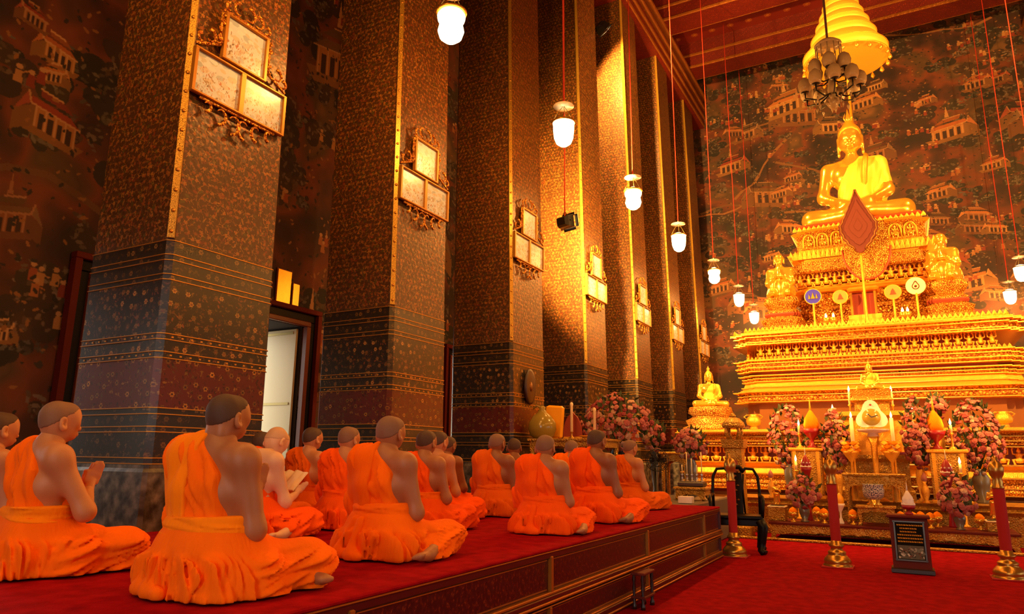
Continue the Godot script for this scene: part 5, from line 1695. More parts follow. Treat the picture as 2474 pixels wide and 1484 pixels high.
func build_throne_things() -> void:
	# the red leaf-shaped screen and the brocade apron hanging behind it
	var z := -17.45
	var c := at_z(2073, 545, z)
	var top := at_z(2064, 460, z).y; var bot := at_z(2078, 612, z).y
	var hw := (at_z(2122, 545, z).x - at_z(2027, 545, z).x) / 2.0
	var t := thing("leaf_screen", "red bodhi-leaf shaped screen with flame edge in front of the great Buddha", "screen", Vector3(c.x, bot, z))
	var hh := top - bot
	var pts := PackedVector2Array()
	var side := []
	for k in 21:
		var u := k / 20.0
		var w := hw * (pow(sin(u / 0.44 * PI / 2), 0.9) if u < 0.44 else pow(1.0 - (u - 0.44) / 0.56, 1.08))
		w = maxf(w, 0.012)
		if k % 2 == 1: w += hw * 0.09 * (1.0 - u)
		side.append(Vector2(w, u * hh))
	for v in side: pts.append(v)
	for k in range(side.size() - 1, -1, -1): pts.append(Vector2(-side[k].x, side[k].y))
	var st := mb()
	prism(st, pts, 0.08)
	var sc := obj("panel", st, M.leaf_red, t)
	for q in [[0.72, 0.03], [0.45, 0.06], [0.2, 0.09]]:
		st = mb()
		var pp := PackedVector2Array()
		for v in pts: pp.append(Vector2(v.x * q[0], hh * 0.42 + (v.y - hh * 0.42) * q[0]))
		prism(st, pp, 0.04, Transform3D(Basis.IDENTITY, Vector3(0, 0, 0.03 + q[1] * 0.3)))
		obj("inner_leaf", st, M.leaf_red, sc)
	st = mb(true)
	for s in [-1.0, 1.0]:
		var line := []
		for k in range(1, 21): line.append(Vector3(s * side[k].x * 0.9, side[k].y, 0.05))
		tube(st, line, 0.018, 5)
	obj("gilt_edge", st, M.gold_dark, sc)
	st = mb(true)
	var sl := bot - hz(786, ZT)
	lathe(st, [[0.07, 0.0], [0.04, 0.1], [0.03, 0.2], [0.03, hh * 0.2 + sl], [0.0, hh * 0.2 + sl]], 10, Vector3(0, -sl, -0.02))
	obj("stem", st, M.gold_plain, t)
	var za := -17.75
	var ca := at_z(2092, 600, za)
	var ap := thing("brocade_apron", "rounded gold brocade cloth hanging behind the red leaf screen", "cloth", Vector3(ca.x, ca.y, za))
	var w2 := (at_z(2152, 600, za).x - at_z(2034, 600, za).x) / 2.0
	var dn := ca.y - at_z(2092, 676, za).y
	var up := at_z(2080, 540, za).y - ca.y
	var poly := PackedVector2Array([Vector2(-w2 * 0.85, up), Vector2(w2 * 0.85, up)])
	for k in 13:
		var a := PI * k / 12.0
		poly.append(Vector2(cos(a) * w2, -sin(a) * dn))
	st = mb()
	prism(st, poly, 0.05)
	var clo := obj("cloth", st, M.gold_carved_fine, ap)
	boxed(ap, "hanging_rod", Vector3(0, up - 0.03, -0.32), Vector3(0.06, 0.06, 0.64), M.gold_plain)
	st = mb(true)
	var edge := []
	for k in 13:
		var a := PI * k / 12.0
		edge.append(Vector3(cos(a) * w2, -sin(a) * dn, 0.02))
	tube(st, edge, 0.025, 6)
	obj("red_hem", st, M.seat_red, clo)
	# fans
	disc_fan(1964, 717, 20, 789, -17.56, M.blue_cloth, "round blue fan with golden spires on a gilt stand", 0)
	disc_fan(2030, 718, 18, 784, -17.56, M.pale_cloth, "pale orange round fan left of the gilded shrine", 1)
	disc_fan(2157, 706, 20, 776, -17.56, M.pale_cloth, "pale orange round fan right of the gilded shrine", 1)
	disc_fan(2212, 691, 23, 768, -17.56, M.white_cloth, "round cream fan with a red droplet emblem", 3)
	# shrine cabinet
	var zc := -17.86
	var a0 := at_z(2052, 772, zc); var a1 := at_z(2132, 765, zc); var a2 := at_z(2050, 700, zc)
	var cb := thing("shrine_cabinet", "small gilded shrine with red-backed open doors between the pale fans", "cabinet", Vector3((a0.x + a1.x) / 2, hz(786, ZT), zc))
	var W := a1.x - a0.x
	var Hh: float = a2.y - cb.position.y
	st = mb()
	moulding(st, Vector3.ZERO, W * 0.5, 0.22, [[0.03, 0.0], [0.03, Hh * 0.14], [0.0, Hh * 0.2], [0.0, Hh * 0.3]])
	obj("base", st, M.gold_plain, cb)
	st = mb()
	box(st, Vector3(0, Hh * 0.6, -0.12), Vector3(W * 0.76, Hh * 0.62, 0.2))
	obj("back", st, M.red_lacquer, cb)
	for s in [-1.0, -0.1, 0.8]:
		st = mb()
		box(st, Vector3((s + 0.1) * W * 0.38 if s != -1.0 else -W * 0.38, Hh * 0.6, 0.06), Vector3(0.05, Hh * 0.62, 0.07), Basis.IDENTITY, 0.01)
		obj("post", st, M.gold_polished, cb)
	st = mb()
	moulding(st, Vector3.ZERO, W * 0.4, 0.2, [[0.02, Hh * 0.9], [0.06, Hh * 0.94], [0.0, Hh]])
	obj("cornice", st, M.gold_plain, cb)
	# little glass lamps flanking it
	for p in [[1994, 780], [2012, 776], [2182, 762], [2194, 756]]:
		var q := at_z(p[0], p[1], -17.2)
		var g := thing("votive_lamp", "small lit votive glass on the throne beside the shrine", "votive lamp", Vector3(q.x, hz(786, ZT), -17.5), "votive glasses on the throne")
		st = mb(true)
		lathe(st, [[0.05, 0.0], [0.05, 0.02], [0.02, 0.05], [0.02, 0.1], [0.06, 0.14], [0.07, 0.24], [0.0, 0.24]], 10)
		obj("cup", st, M.gold_polished, g)
		st = mb(true)
		lathe(st, [[0.0, 0.24], [0.03, 0.27], [0.02, 0.31], [0.0, 0.36]], 8)
		obj("flame", st, M.flame, g)

# ================================================================ offerings and furniture in front of the altar
const ZL := -13.1            # front of the long low table
const STAGE := 0.674
var bloom: Mesh
var leaflet: Mesh
func lathed(root: Node3D, called: String, prof: Array, m: Material, at := Vector3.ZERO, segs := 14, b := Basis.IDENTITY) -> MeshInstance3D:
	var st := mb(true)
	lathe(st, prof, segs, at, b)
	return obj(called, st, m, root)
func boxed(root: Node3D, called: String, c: Vector3, s: Vector3, m: Material, bev := 0.01, b := Basis.IDENTITY) -> MeshInstance3D:
	var st := mb()
	box(st, c, s, b, bev)
	return obj(called, st, m, root)
func make_bloom() -> void:
	var st := mb(true)
	var rings := []
	for p in [[0.05, -0.6], [0.72, -0.2], [1.0, 0.3], [0.78, 0.62], [0.5, 0.42], [0.42, 0.62], [0.1, 0.5]]:
		var r := PackedVector3Array()
		for i in 8:
			var a := TAU * i / 8
			var k: float = p[0] * (1.0 + 0.16 * cos(a * 4.0 + p[1] * 3.0))
			r.append(Vector3(cos(a) * k, p[1] + 0.1 * sin(a * 3.0), sin(a) * k))
		rings.append(r)
	loft(st, rings, true, true)
	bloom = simple_mesh(st)
	st = mb()
	for s in [0, 1]:
		quad(st, Vector3(-0.3, 0.4, -0.06), Vector3(0, 1.0, 0.1), Vector3(0.3, 0.4, -0.06), Vector3(0, 0, 0))
	leaflet = simple_mesh(st)
func bouquet(px: float, py: float, rx: float, ry: float, z: float, n: int, floor_y: float, label: String, vase: String, seed_: int, tall := false) -> void:
	var r := RandomNumberGenerator.new(); r.seed = seed_
	n = int(n * 1.5)
	var c := at_z(px, py, z)
	var RX := at_z(px + rx, py, z).x - c.x
	var RY := c.y - at_z(px, py + ry, z).y
	var RZ := minf(RX, 0.42 if z > -14.0 else 0.24)
	var t := thing("flower_bouquet", label, "flowers", Vector3(c.x, floor_y, z), "pink flower bouquets before the altar")
	var cy := c.y - floor_y
	var vh := maxf(0.12, cy - RY * 0.75)
	var vr := clampf(RX * 0.32, 0.07, 0.16)
	lathed(t, "vase", [[vr * 0.8, 0.0], [vr * 0.85, vh * 0.05], [vr * 0.5, vh * 0.12], [vr * 1.0, vh * 0.5], [vr * 1.05, vh * 0.72], [vr * 0.6, vh * 0.9], [vr * 0.85, vh], [vr * 0.6, vh - 0.01], [0.0, vh - 0.02]], M[vase], Vector3.ZERO, 14)
	var st := mb(true)
	for k in 14:
		var a := TAU * k / 14
		var e := Vector3(cos(a) * RX * 0.5, cy + r.randf_range(-0.2, 0.4) * RY, sin(a) * RZ * 0.5)
		tube(st, [Vector3(0, vh - 0.02, 0), e * 0.5 + Vector3(0, vh * 0.4 + 0.05, 0), e], 0.008, 4)
	for k in n:
		var d := Vector3(r.randfn(), r.randfn(), r.randfn()).normalized() * 0.88
		var p := Vector3(d.x * RX, cy + d.y * RY, d.z * RZ)
		var b := Basis(d.normalized().cross(Vector3.UP + Vector3(0.01, 0, 0)).normalized(), r.randf_range(-1, 1)) * Basis(Vector3.UP, r.randf() * TAU)
		quad(st, p + b * Vector3(-0.035, 0.05, 0), p + b * Vector3(0, 0.13, 0.02), p + b * Vector3(0.035, 0.05, 0), p)
	var fo := obj("foliage", st, M.leaf_green, t)
	fo.set_meta("kind", "stuff")
	var mats := [M.pink, M.pink, M.rose, M.salmon, M.cream]
	for k in n:
		# spread over the side that shows, pushed to the outside of the mass
		var rad := sqrt(r.randf()); var an := r.randf() * TAU
		var d := Vector3(cos(an) * rad, sin(an) * rad, sqrt(maxf(0.0, 1.0 - rad * rad)))
		var q := lerpf(0.85, 1.0, r.randf())
		var taper := 1.0 - 0.3 * maxf(0.0, d.y)
		var p := Vector3(d.x * RX * taper, cy + d.y * RY, d.z * RZ * q + r.randf_range(-0.06, 0.02))
		var y := (d + Vector3(0, 0.3, 0.2)).normalized()
		var x := y.cross(Vector3(0.2, 0.3, 1)).normalized()
		var s := r.randf_range(0.034, 0.054)
		inst("flower", bloom, mats[r.randi() % 5], t, Transform3D(Basis(x, y, x.cross(y)).scaled_local(Vector3(s, s, s)), p))

func candle(px: float, flame_y: float, foot_y: float, z: float, r: float, m: Material, label: String, floor_y: float) -> void:
	var f := at_z(px, flame_y, z)
	var b := at_z(px, foot_y, z)
	var t := thing("candle", label, "candle", Vector3(f.x, floor_y, z), "lit candles on the altar")
	var top := f.y - floor_y - 0.05
	var ch := clampf(f.y - b.y, 0.08, top)
	lathed(t, "stick", [[0.06, 0.0], [0.06, 0.02], [0.02, 0.05], [0.016, maxf(0.06, top - ch - 0.04)], [0.04, maxf(0.07, top - ch - 0.01)], [0.03, top - ch + 0.005], [0.0, top - ch + 0.005]], M.gold_plain, Vector3.ZERO, 10)
	lathed(t, "wax", [[r, top - ch], [r, top], [0.0, top]], m, Vector3.ZERO, 10)
	lathed(t, "flame", [[0.0, top - 0.005], [0.016, top + 0.02], [0.019, top + 0.045], [0.01, top + 0.08], [0.0, top + 0.115]], M.flame, Vector3.ZERO, 8)
	var l := OmniLight3D.new()
	l.name = "flame_light"
	l.light_color = Color(1.0, 0.6, 0.22); l.light_energy = 0.12; l.light_size = 0.02
	l.omni_range = 30.0; l.omni_attenuation = 2.0; l.shadow_enabled = true
	t.add_child(l)
	l.position = Vector3(0, top + 0.06, 0.03)

func phum(px: float, top_y: float, foot_y: float, z: float, floor_y: float, cone: Material, bowl: Material, label: String, spire: Material, diamonds := false) -> void:
	# a pointed bud of flowers on a footed bowl
	var a := at_z(px, top_y, z); var b := at_z(px, foot_y, z)
	var t := thing("flower_cone", label, "offering", Vector3(b.x, floor_y, z), "pointed flower cones on footed bowls")
	var h := a.y - floor_y
	var y0 := b.y - floor_y
	var H := h - y0
	var w := H * 0.165
	lathed(t, "bowl", [[w * 0.7, 0.0], [w * 0.75, 0.02], [w * 0.25, maxf(0.04, y0 * 0.4)], [w * 0.25, maxf(0.06, y0 * 0.75)], [w * 1.05, y0 + H * 0.08], [w * 1.25, y0 + H * 0.2], [w * 1.1, y0 + H * 0.2], [0.0, y0 + H * 0.16]], bowl, Vector3.ZERO, 16)
	lathed(t, "cone", [[w * 0.95, y0 + H * 0.18], [w * 1.08, y0 + H * 0.3], [w * 0.9, y0 + H * 0.45], [w * 0.45, y0 + H * 0.58], [w * 0.14, y0 + H * 0.66]], cone, Vector3.ZERO, 16)
	lathed(t, "spire", [[w * 0.16, y0 + H * 0.65], [w * 0.1, y0 + H * 0.8], [0.0, h]], spire, Vector3.ZERO, 8)
	if diamonds:
		var st := mb()
		var dm := mb()
		for k in 8:
			var an := TAU * k / 8
			for q in 2:
				var yy := y0 + H * (0.24 + 0.13 * q)
				var rr := w * (1.1 - 0.16 * q)
				var aa := an + q * TAU / 16
				var bs := Basis(Vector3.UP, -aa + PI / 2)
				box(dm, Vector3(cos(aa) * rr, yy, sin(aa) * rr), Vector3(w * 0.32, w * 0.32, 0.012), bs * Basis(Vector3.BACK, PI / 4))
		obj("diamond", dm, M.white_enamel, t).set_meta("kind", "stuff")
		st = mb(true)
		lathe(st, [[w * 1.2, y0 + H * 0.2], [w * 1.3, y0 + H * 0.22], [w * 1.2, y0 + H * 0.24]], 16)
		obj("band", st, M.white_enamel, t)

func legged_table(label: String, x0: float, x1: float, zf: float, depth: float, y0: float, y1: float, apron: float, m: Material, top_m: Material, called := "altar_table") -> Node3D:
	var t := thing(called, label, "table", Vector3((x0 + x1) / 2, y0, zf - depth / 2))
	var w := x1 - x0; var h := y1 - y0
	boxed(t, "top", Vector3(0, h - 0.02, 0), Vector3(w + 0.06, 0.04, depth + 0.06), top_m, 0.008)
	# scalloped apron
	for s in [1.0, -1.0]:
		var pts := PackedVector2Array([Vector2(-w / 2, h - 0.04), Vector2(-w / 2, h - 0.04 - apron * 1.6), Vector2(-w / 2 + 0.06, h - 0.04 - apron * 1.6)])
		var n := maxi(6, int(w / 0.12))
		for k in n + 1:
			var u := float(k) / n
			pts.append(Vector2(lerpf(-w / 2 + 0.08, w / 2 - 0.08, u), h - 0.04 - apron * (0.8 + 0.12 * absf(sin(u * n * PI / 2)) + 0.35 * pow(absf(u * 2 - 1), 6))))
		pts.append(Vector2(w / 2 - 0.06, h - 0.04 - apron * 1.6)); pts.append(Vector2(w / 2, h - 0.04 - apron * 1.6)); pts.append(Vector2(w / 2, h - 0.04))
		var st := mb()
		prism(st, pts, 0.03, Transform3D(Basis.IDENTITY, Vector3(0, 0, s * (depth / 2 - 0.02))))
		obj("apron", st, m, t)
	for s in [1.0, -1.0]: boxed(t, "side_apron", Vector3(s * (w / 2 - 0.02), h - 0.04 - apron / 2, 0), Vector3(0.03, apron, depth - 0.08), m, 0.004)
	for sx in [-1.0, 1.0]:
		for sz in [-1.0, 1.0]:
			var st := mb(true)
			var x: float = sx * (w / 2 - 0.04); var z: float = sz * (depth / 2 - 0.045)
			tube(st, [Vector3(x, h - 0.05, z), Vector3(x + sx * 0.012, h * 0.55, z + sz * 0.01), Vector3(x - sx * 0.005, h * 0.18, z), Vector3(x + sx * 0.02, 0.03, z + sz * 0.015), Vector3(x + sx * 0.025, 0.0, z + sz * 0.02)], [0.04, 0.035, 0.022, 0.03, 0.032], 8)
			obj("leg", st, m, t)
	return t

func build_offerings() -> void:
	make_bloom()
	var st: SurfaceTool
	# ---- floor edging strip and the long low table
	var e0 := at_y(1865, 1300, 0.0); var e1 := at_y(2465, 1345, 0.0)
	var strip := thing("floor_edging", "gilded edging strip on the carpet in front of the long low table", "edging")
	boxed(strip, "strip", Vector3((-2.3 + 4.2) / 2 - 1.2, 0.022, ZL + 0.3), Vector3(5.4, 0.04, 0.07), M.gold_table)
	var yt := at_z(1865, 1260, ZL).y
	var lt := legged_table("long low gilded table with scalloped apron carrying the front row of offerings", at_z(1862, 1262, ZL).x, at_z(2462, 1300, ZL).x, ZL, 0.8, 0.0, yt, 0.14, M.gold_table, M.red_wood)
	# ---- offering table behind it
	var zo := -14.05
	var yo := 0.62
	var ot := thing("offering_table", "gilded offering counter behind the long low table, crowded with flowers", "table", Vector3(AX, 0, zo - 0.62))
	st = mb()
	moulding(st, Vector3.ZERO, 2.5, 0.6, [[0.05, 0.0], [0.05, 0.1], [0.0, 0.14], [0.0, yo - 0.16], [0.06, yo - 0.1], [0.02, yo - 0.05], [0.07, yo]])
	obj("body", st, M.gold_table, ot)
	# ---- centre tables
	var zc := -13.75
	var a0 := at_z(2042, 1143, zc); var a1 := at_z(2184, 1150, zc)
	var ct := legged_table("carved gold altar table with arched openings behind the blue and white pot", a0.x, a1.x, -13.45, 0.5, yt, a0.y, 0.16, M.gold_table, M.gold_table)
	var f0 := at_z(2072, 1228, -13.2); var f1 := at_z(2160, 1228, -13.2)
	var ft := legged_table("little gold foot table under the blue and white pot", f0.x, f1.x, -13.14, 0.26, yt, maxf(yt + 0.14, at_z(2115, 1222, -13.2).y), 0.06, M.gold_table, M.gold_table)
	var pz := -13.27
	var py := ft.position.y + maxf(0.14, at_z(2115, 1222, -13.2).y - yt)
	var pot := thing("incense_pot", "blue and white porcelain pot on a brass ring in the middle of the altar", "pot", Vector3(at_z(2112, 1210, pz).x, py, pz))
	var ph := at_z(2112, 1170, pz).y - py
	lathed(pot, "stand", [[0.1, 0.0], [0.12, 0.02], [0.08, 0.05], [0.1, ph * 0.28], [0.0, ph * 0.28]], M.gold_polished)
	var porc := mat("porcelain", C("ffffff"), 0.25)
	porc.albedo_texture = noise_tex(256, 0.05, [[0.0, C("2c3350")], [0.45, C("6a6c78")], [0.55, C("c9c2b4")], [1.0, C("d8d0c2")]], FastNoiseLite.TYPE_SIMPLEX, 77, 2)
	tri_map(porc, 3.0)
	lathed(pot, "bowl", [[0.1, ph * 0.28], [0.15, ph * 0.4], [0.165, ph * 0.7], [0.15, ph * 0.95], [0.165, ph], [0.14, ph], [0.0, ph * 0.95]], porc, Vector3.ZERO, 20)
	# ---- gilt box stands left and right
	for e in [[1908, 1986, 1082, "pale gilded box stand left of the carved table"], [2240, 2336, 1086, "pale gilded box stand right of the carved table"]]:
		var b0 := at_z(e[0], e[2], -14.15); var b1 := at_z(e[1], e[2], -14.15)
		var s := thing("box_stand", e[3], "stand", Vector3((b0.x + b1.x) / 2, yo, -14.24))
		var w := b1.x - b0.x; var h := b0.y - yo
		boxed(s, "body", Vector3(0, h / 2 - 0.03, 0), Vector3(w * 0.92, h - 0.06, 0.27), M.gold_table, 0.01)
		boxed(s, "top", Vector3(0, h - 0.03, 0), Vector3(w * 1.06, 0.06, 0.33), M.gold_plain, 0.015)
		boxed(s, "foot", Vector3(0, 0.03, 0), Vector3(w * 1.02, 0.06, 0.32), M.gold_plain, 0.015)
		for q in [-0.36, 0.36]: boxed(s, "stile", Vector3(w * q, h / 2, 0.14), Vector3(w * 0.1, h - 0.12, 0.02), M.gold_plain, 0.005)
	# ---- the stepped centre stand with the clock
	var c0 := at_z(2110, 1140, -14.5)
	var cs := thing("stepped_stand", "stepped gilded stand behind the triangular clock", "stand", Vector3(c0.x, yo, -14.84))
	var hh := at_z(2110, 992, -14.5).y - yo
	st = mb()
	moulding(st, Vector3.ZERO, 0.58, 0.12, [[0.06, 0.0], [0.06, hh * 0.1], [0.0, hh * 0.14], [0.0, hh * 0.42], [0.08, hh * 0.46], [0.08, hh * 0.5]])
	obj("lower_step", st, M.gold_table, cs)
	st = mb()
	moulding(st, Vector3.ZERO, 0.52, 0.1, [[0.0, hh * 0.5], [0.0, hh * 0.9], [0.08, hh * 0.95], [0.08, hh]])
	obj("upper_step", st, M.gold_plain, cs)
	for s in [-1.0, 1.0]:
		boxed(cs, "red_tray", Vector3(s * 0.45, hh * 0.52, 0.2), Vector3(0.26, 0.05, 0.1), M.red_enamel, 0.01)
	var ck0 := at_z(2108, 1036, -14.2); var ckt := at_z(2100, 968, -14.2).y
	var ck := thing("triangular_clock", "white rounded-triangle clock with a greenish gold dial and a red stone on top", "clock", Vector3(ck0.x, 0, -14.2))
	var chh := ckt - ck0.y
	var pts := PackedVector2Array()
	for k in 30:
		var a := TAU * k / 30
		var rr := chh * (0.47 + 0.1 * cos(3.0 * (a - PI / 2)))
		pts.append(Vector2(cos(a) * rr * 0.98, ck0.y + chh * 0.45 + sin(a) * rr))
	st = mb()
	prism(st, pts, 0.1)
	obj("case", st, M.white_enamel, ck)
	lathed(ck, "dial", [[0.0, -0.01], [chh * 0.3, -0.01], [chh * 0.3, 0.012], [0.0, 0.012]], M.jar_glaze, Vector3(0, ck0.y + chh * 0.4, 0.05), 20, Basis(Vector3.RIGHT, PI / 2))
	st = mb()
	for q in [[0.3, 0.22], [2.3, 0.16]]: box(st, Vector3(cos(q[0]) * chh * q[1] * 0.5, ck0.y + chh * 0.4 + sin(q[0]) * chh * q[1] * 0.5, 0.066), Vector3(chh * q[1], 0.012, 0.004), Basis(Vector3.BACK, q[0]))
	obj("hand", st, M.dark_wood, ck)
	lathed(ck, "red_stone", [[0.0, -0.02], [0.025, 0.0], [0.0, 0.02]], M.red_enamel, Vector3(0, ck0.y + chh * 0.84, 0.055), 8)
	lathed(ck, "tray", [[0.1, ck0.y - 0.14], [0.08, ck0.y - 0.08], [0.24, ck0.y - 0.05], [0.27, ck0.y - 0.01], [0.0, ck0.y]], M.white_enamel, Vector3.ZERO, 20)
	lathed(ck, "stem", [[0.16, yo], [0.16, yo + 0.03], [0.04, yo + 0.08], [0.05, ck0.y - 0.3], [0.1, ck0.y - 0.14]], M.gold_plain, Vector3.ZERO, 12)
	# ---- candles
	var cl := "tall lit candle beside the triangular clock"
	candle(2050, 940, 972, -15.2, 0.022, M.wax, "lit candle left of the small Buddha, high on the stepped stand", yo)
	candle(2152, 940, 972, -15.2, 0.022, M.wax, "lit candle right of the small Buddha, high on the stepped stand", yo)
	candle(2055, 1003, 1090, -14.05, 0.03, M.wax, "thick candle left of the clock, standing in an orange flower ring", yo)
	candle(2152, 1003, 1090, -14.05, 0.03, M.wax, "thick candle right of the clock, standing in an orange flower ring", yo)
	candle(2011, 985, 1010, -15.2, 0.022, M.wax, "lit candle among the flowers left of the stepped stand", yo)
	candle(2205, 985, 1010, -15.2, 0.022, M.wax, "lit candle among the flowers right of the stepped stand", yo)
	candle(1929, 1022, 1042, -14.24, 0.022, M.wax, "lit candle above the left pale box stand", at_z(1908, 1082, -14.15).y)
	candle(2295, 1020, 1040, -14.24, 0.022, M.wax, "lit candle above the right pale box stand", at_z(2240, 1086, -14.15).y)
	candle(1922, 1108, 1130, -13.85, 0.022, M.wax, "low candle in front of the left pale box stand", yt)
	candle(2318, 1114, 1136, -13.85, 0.022, M.wax, "low candle in front of the right pale box stand", yt)
	# orange flower rings round the thick candles
	for e in [[2055, "left"], [2153, "right"]]:
		var q := at_z(e[0], 1090, -13.98)
		var fr := thing("flower_ring", "orange garland ring round the thick candle %s of the clock" % e[1], "garland", Vector3(q.x, q.y, -14.05))
		for k in 12:
			var a := TAU * k / 12
			inst("flower", bloom, M.yellow_satin if k % 2 else M.robe_amber, fr, Transform3D(Basis(Vector3.RIGHT, 0.6).scaled_local(Vector3.ONE * 0.055), Vector3(cos(a) * 0.11, 0.06 * (k % 3), sin(a) * 0.11)))
		lathed(fr, "dish", [[0.05, yo - q.y], [0.05, yo - q.y + 0.02], [0.02, -0.2], [0.13, -0.04], [0.14, 0.0], [0.035, 0.0]], M.gold_plain)
	# ---- flower cones
	var pbl := at_z(1908, 1082, -14.15).y; var pbr := at_z(2240, 1086, -14.15).y
	phum(1962, 958, 1056, -14.24, pbl, M.robe_amber, M.red_enamel, "orange flower cone with a tall yellow spire on the left pale stand", M.yellow_satin)
	phum(2262, 955, 1062, -14.24, pbr, M.robe_amber, M.red_enamel, "orange flower cone with a tall yellow spire on the right pale stand", M.yellow_satin)
	phum(1948, 1078, 1142, -13.72, yt, M.red_enamel, M.red_enamel, "red and white diamond-patterned flower cone before the left pale stand", M.white_enamel, true)
	phum(2290, 1085, 1158, -13.72, yt, M.red_enamel, M.red_enamel, "red and white diamond-patterned flower cone before the right pale stand", M.white_enamel, true)
	phum(2030, 1172, 1228, -13.3, yt, M.yellow_satin, M.white_enamel, "orange bud on a white and red footed bowl beside the red barrier post", M.yellow_satin)
	# ---- bouquets
	bouquet(1905, 1055, 52, 80, -14.78, 90, yo, "tall mound of pink roses left of the pale box stand, before the left small shrine", "vase_grey", 301)
	bouquet(2018, 1065, 34, 78, -14.3, 70, yo, "narrow column of pink roses between the left pale stand and the clock", "gold_plain", 302)
	bouquet(2214, 1050, 36, 90, -14.3, 80, yo, "narrow column of pink roses between the clock and the right pale stand", "gold_plain", 303)
	bouquet(2358, 1060, 68, 98, -14.78, 130, yo, "largest mound of pink roses, right of the right pale stand", "vase_grey", 304)
	bouquet(1940, 1188, 40, 40, -13.35, 46, yt, "low pink bouquet in a grey bowl on the long table before the left pale stand", "vase_grey", 305)
	bouquet(2312, 1200, 46, 50, -13.35, 56, yt, "low pink bouquet in a grey bowl on the long table before the right pale stand", "vase_grey", 306)
	bouquet(1492, 1020, 88, 70, -11.6, 120, STAGE, "big bouquet of pink and cream roses in a black vase by the jar", "black_lacquer", 307)
	bouquet(1580, 1055, 30, 36, -12.6, 36, STAGE, "small pink bouquet just right of the big black-vase bouquet", "vase_grey", 308)
	bouquet(1668, 1072, 44, 36, -12.6, 48, STAGE, "pink bouquet above the silver candlesticks", "vase_grey", 309)
	bouquet(2262, 985, 26, 28, -14.9, 36, yo, "small pink bouquet high beside the right yellow spire", "gold_plain", 310)
	# ---- little gilded attendants on boxes
	var at := thing("attendant_statue", "small golden standing attendant on a pale box at the left end of the long table", "statue", Vector3.ZERO, "golden attendants on the long table")
	var b := Blob.new(); b.k = 0.05
	for s in [-1.0, 1.0]:
		b.add(Vector3(s * 0.06, 0.02, 0), Vector3(s * 0.07, 0.5, 0), 0.05, 0.07); b.add(Vector3(s * 0.16, 0.86, 0), Vector3(s * 0.2, 0.66, 0.02), 0.045, 0.04); b.add(Vector3(s * 0.2, 0.66, 0.02), Vector3(s * 0.03, 0.78, 0.14), 0.035, 0.03)
		b.add(Vector3(s * 0.06, 0.02, 0.0), Vector3(s * 0.07, 0.02, 0.08), 0.035); b.add(Vector3(s * 0.1, 0.5, 0), Vector3(s * 0.16, 0.1, -0.02), 0.05, 0.02)
	b.add(Vector3(-0.05, 0.55, 0), Vector3(0.05, 0.55, 0), 0.1); b.add(Vector3(-0.06, 0.8, 0), Vector3(0.06, 0.8, 0), 0.1); b.add(Vector3(0, 0.85, 0), Vector3(0, 1.0, 0), 0.05)
	b.add(Vector3(0, 1.02, 0.01), Vector3(0, 1.06, 0.01), 0.075); b.add(Vector3(0, 1.1, 0), Vector3(0, 1.3, 0), 0.05, 0.008)
	st = mb(true)
	b.mesh(st, Vector3(-0.32, -0.04, -0.2), Vector3(0.32, 1.36, 0.26), 0.022, plain_mod)
	obj("body", st, M.gold_polished, at)
	var za := -13.35
	for e in [[1878, 1222, 1160, "pale gilded box under the left golden attendant", 1246], [2408, 1258, 1165, "pale gilded box under the right golden attendant", 1280]]:
		var q := at_z(e[0], e[1], za)
		var s := thing("statue_box", e[3], "box", Vector3(q.x, yt, za))
		var bh := maxf(0.1, q.y - yt)
		boxed(s, "body", Vector3(0, bh / 2, 0), Vector3(0.27, bh, 0.25), M.gold_table, 0.01)
		boxed(s, "lid", Vector3(0, bh - 0.01, 0), Vector3(0.3, 0.02, 0.28), M.white_cloth, 0.005)
		var sc := (at_z(e[0], e[2], za).y - yt - bh) / 1.31
		var o := at
		if e[0] == 2408: o = dup(at, Vector3.ZERO, 0.0, "small golden standing attendant on a pale box behind the right barrier post")
		o.position = Vector3(q.x, yt + bh + 0.055 * sc, za)
		o.scale = Vector3.ONE * sc
	# ---- gold urns and pots
	for e in [[1808, 1022, 19, -15.3, "round golden urn beside the stone lantern"], [2436, 1018, 24, -15.3, "golden two-handled urn at the right end of the altar"]]:
		var q := at_z(e[0], e[1], e[3])
		var R: float = at_z(e[0] + e[2], e[1], e[3]).x - q.x
		var base := hz(1037, -15.6, 1850.0)
		var u := thing("urn", e[4], "urn", Vector3(q.x, base, -15.9))
		lathed(u, "body", [[R * 0.5, 0.0], [R * 0.55, 0.03], [R * 0.4, 0.08], [R * 0.9, R * 0.7], [R, R * 1.2], [R * 0.7, R * 1.75], [R * 0.45, R * 1.85], [R * 0.6, R * 2.05], [R * 0.4, R * 2.05], [0.0, R * 1.9]], M.gold_plain, Vector3.ZERO, 18)
		for s in [-1.0, 1.0]:
			st = mb(true)
			tube(st, [Vector3(s * R * 0.9, R * 1.45, 0), Vector3(s * R * 1.25, R * 1.75, 0), Vector3(s * R * 0.85, R * 2.0, 0), Vector3(s * R * 0.5, R * 1.95, 0)], R * 0.08, 6)
			obj("handle", st, M.gold_plain, u)

	# ---- small gilded cups and bud vases ranged along the counter and the long table
	var cup := thing("offering_cup", "small gilded offering cup ranged along the front of the altar tables", "cup", Vector3.ZERO, "gilded offering cups on the altar tables")
	lathed(cup, "bowl", [[0.05, 0.0], [0.05, 0.015], [0.015, 0.04], [0.02, 0.08], [0.065, 0.11], [0.08, 0.17], [0.07, 0.17], [0.0, 0.12]], M.gold_polished, Vector3.ZERO, 12)
	lathed(cup, "petals", [[0.06, 0.15], [0.07, 0.19], [0.04, 0.23], [0.0, 0.25]], M.robe_amber, Vector3.ZERO, 9)
	var first := true
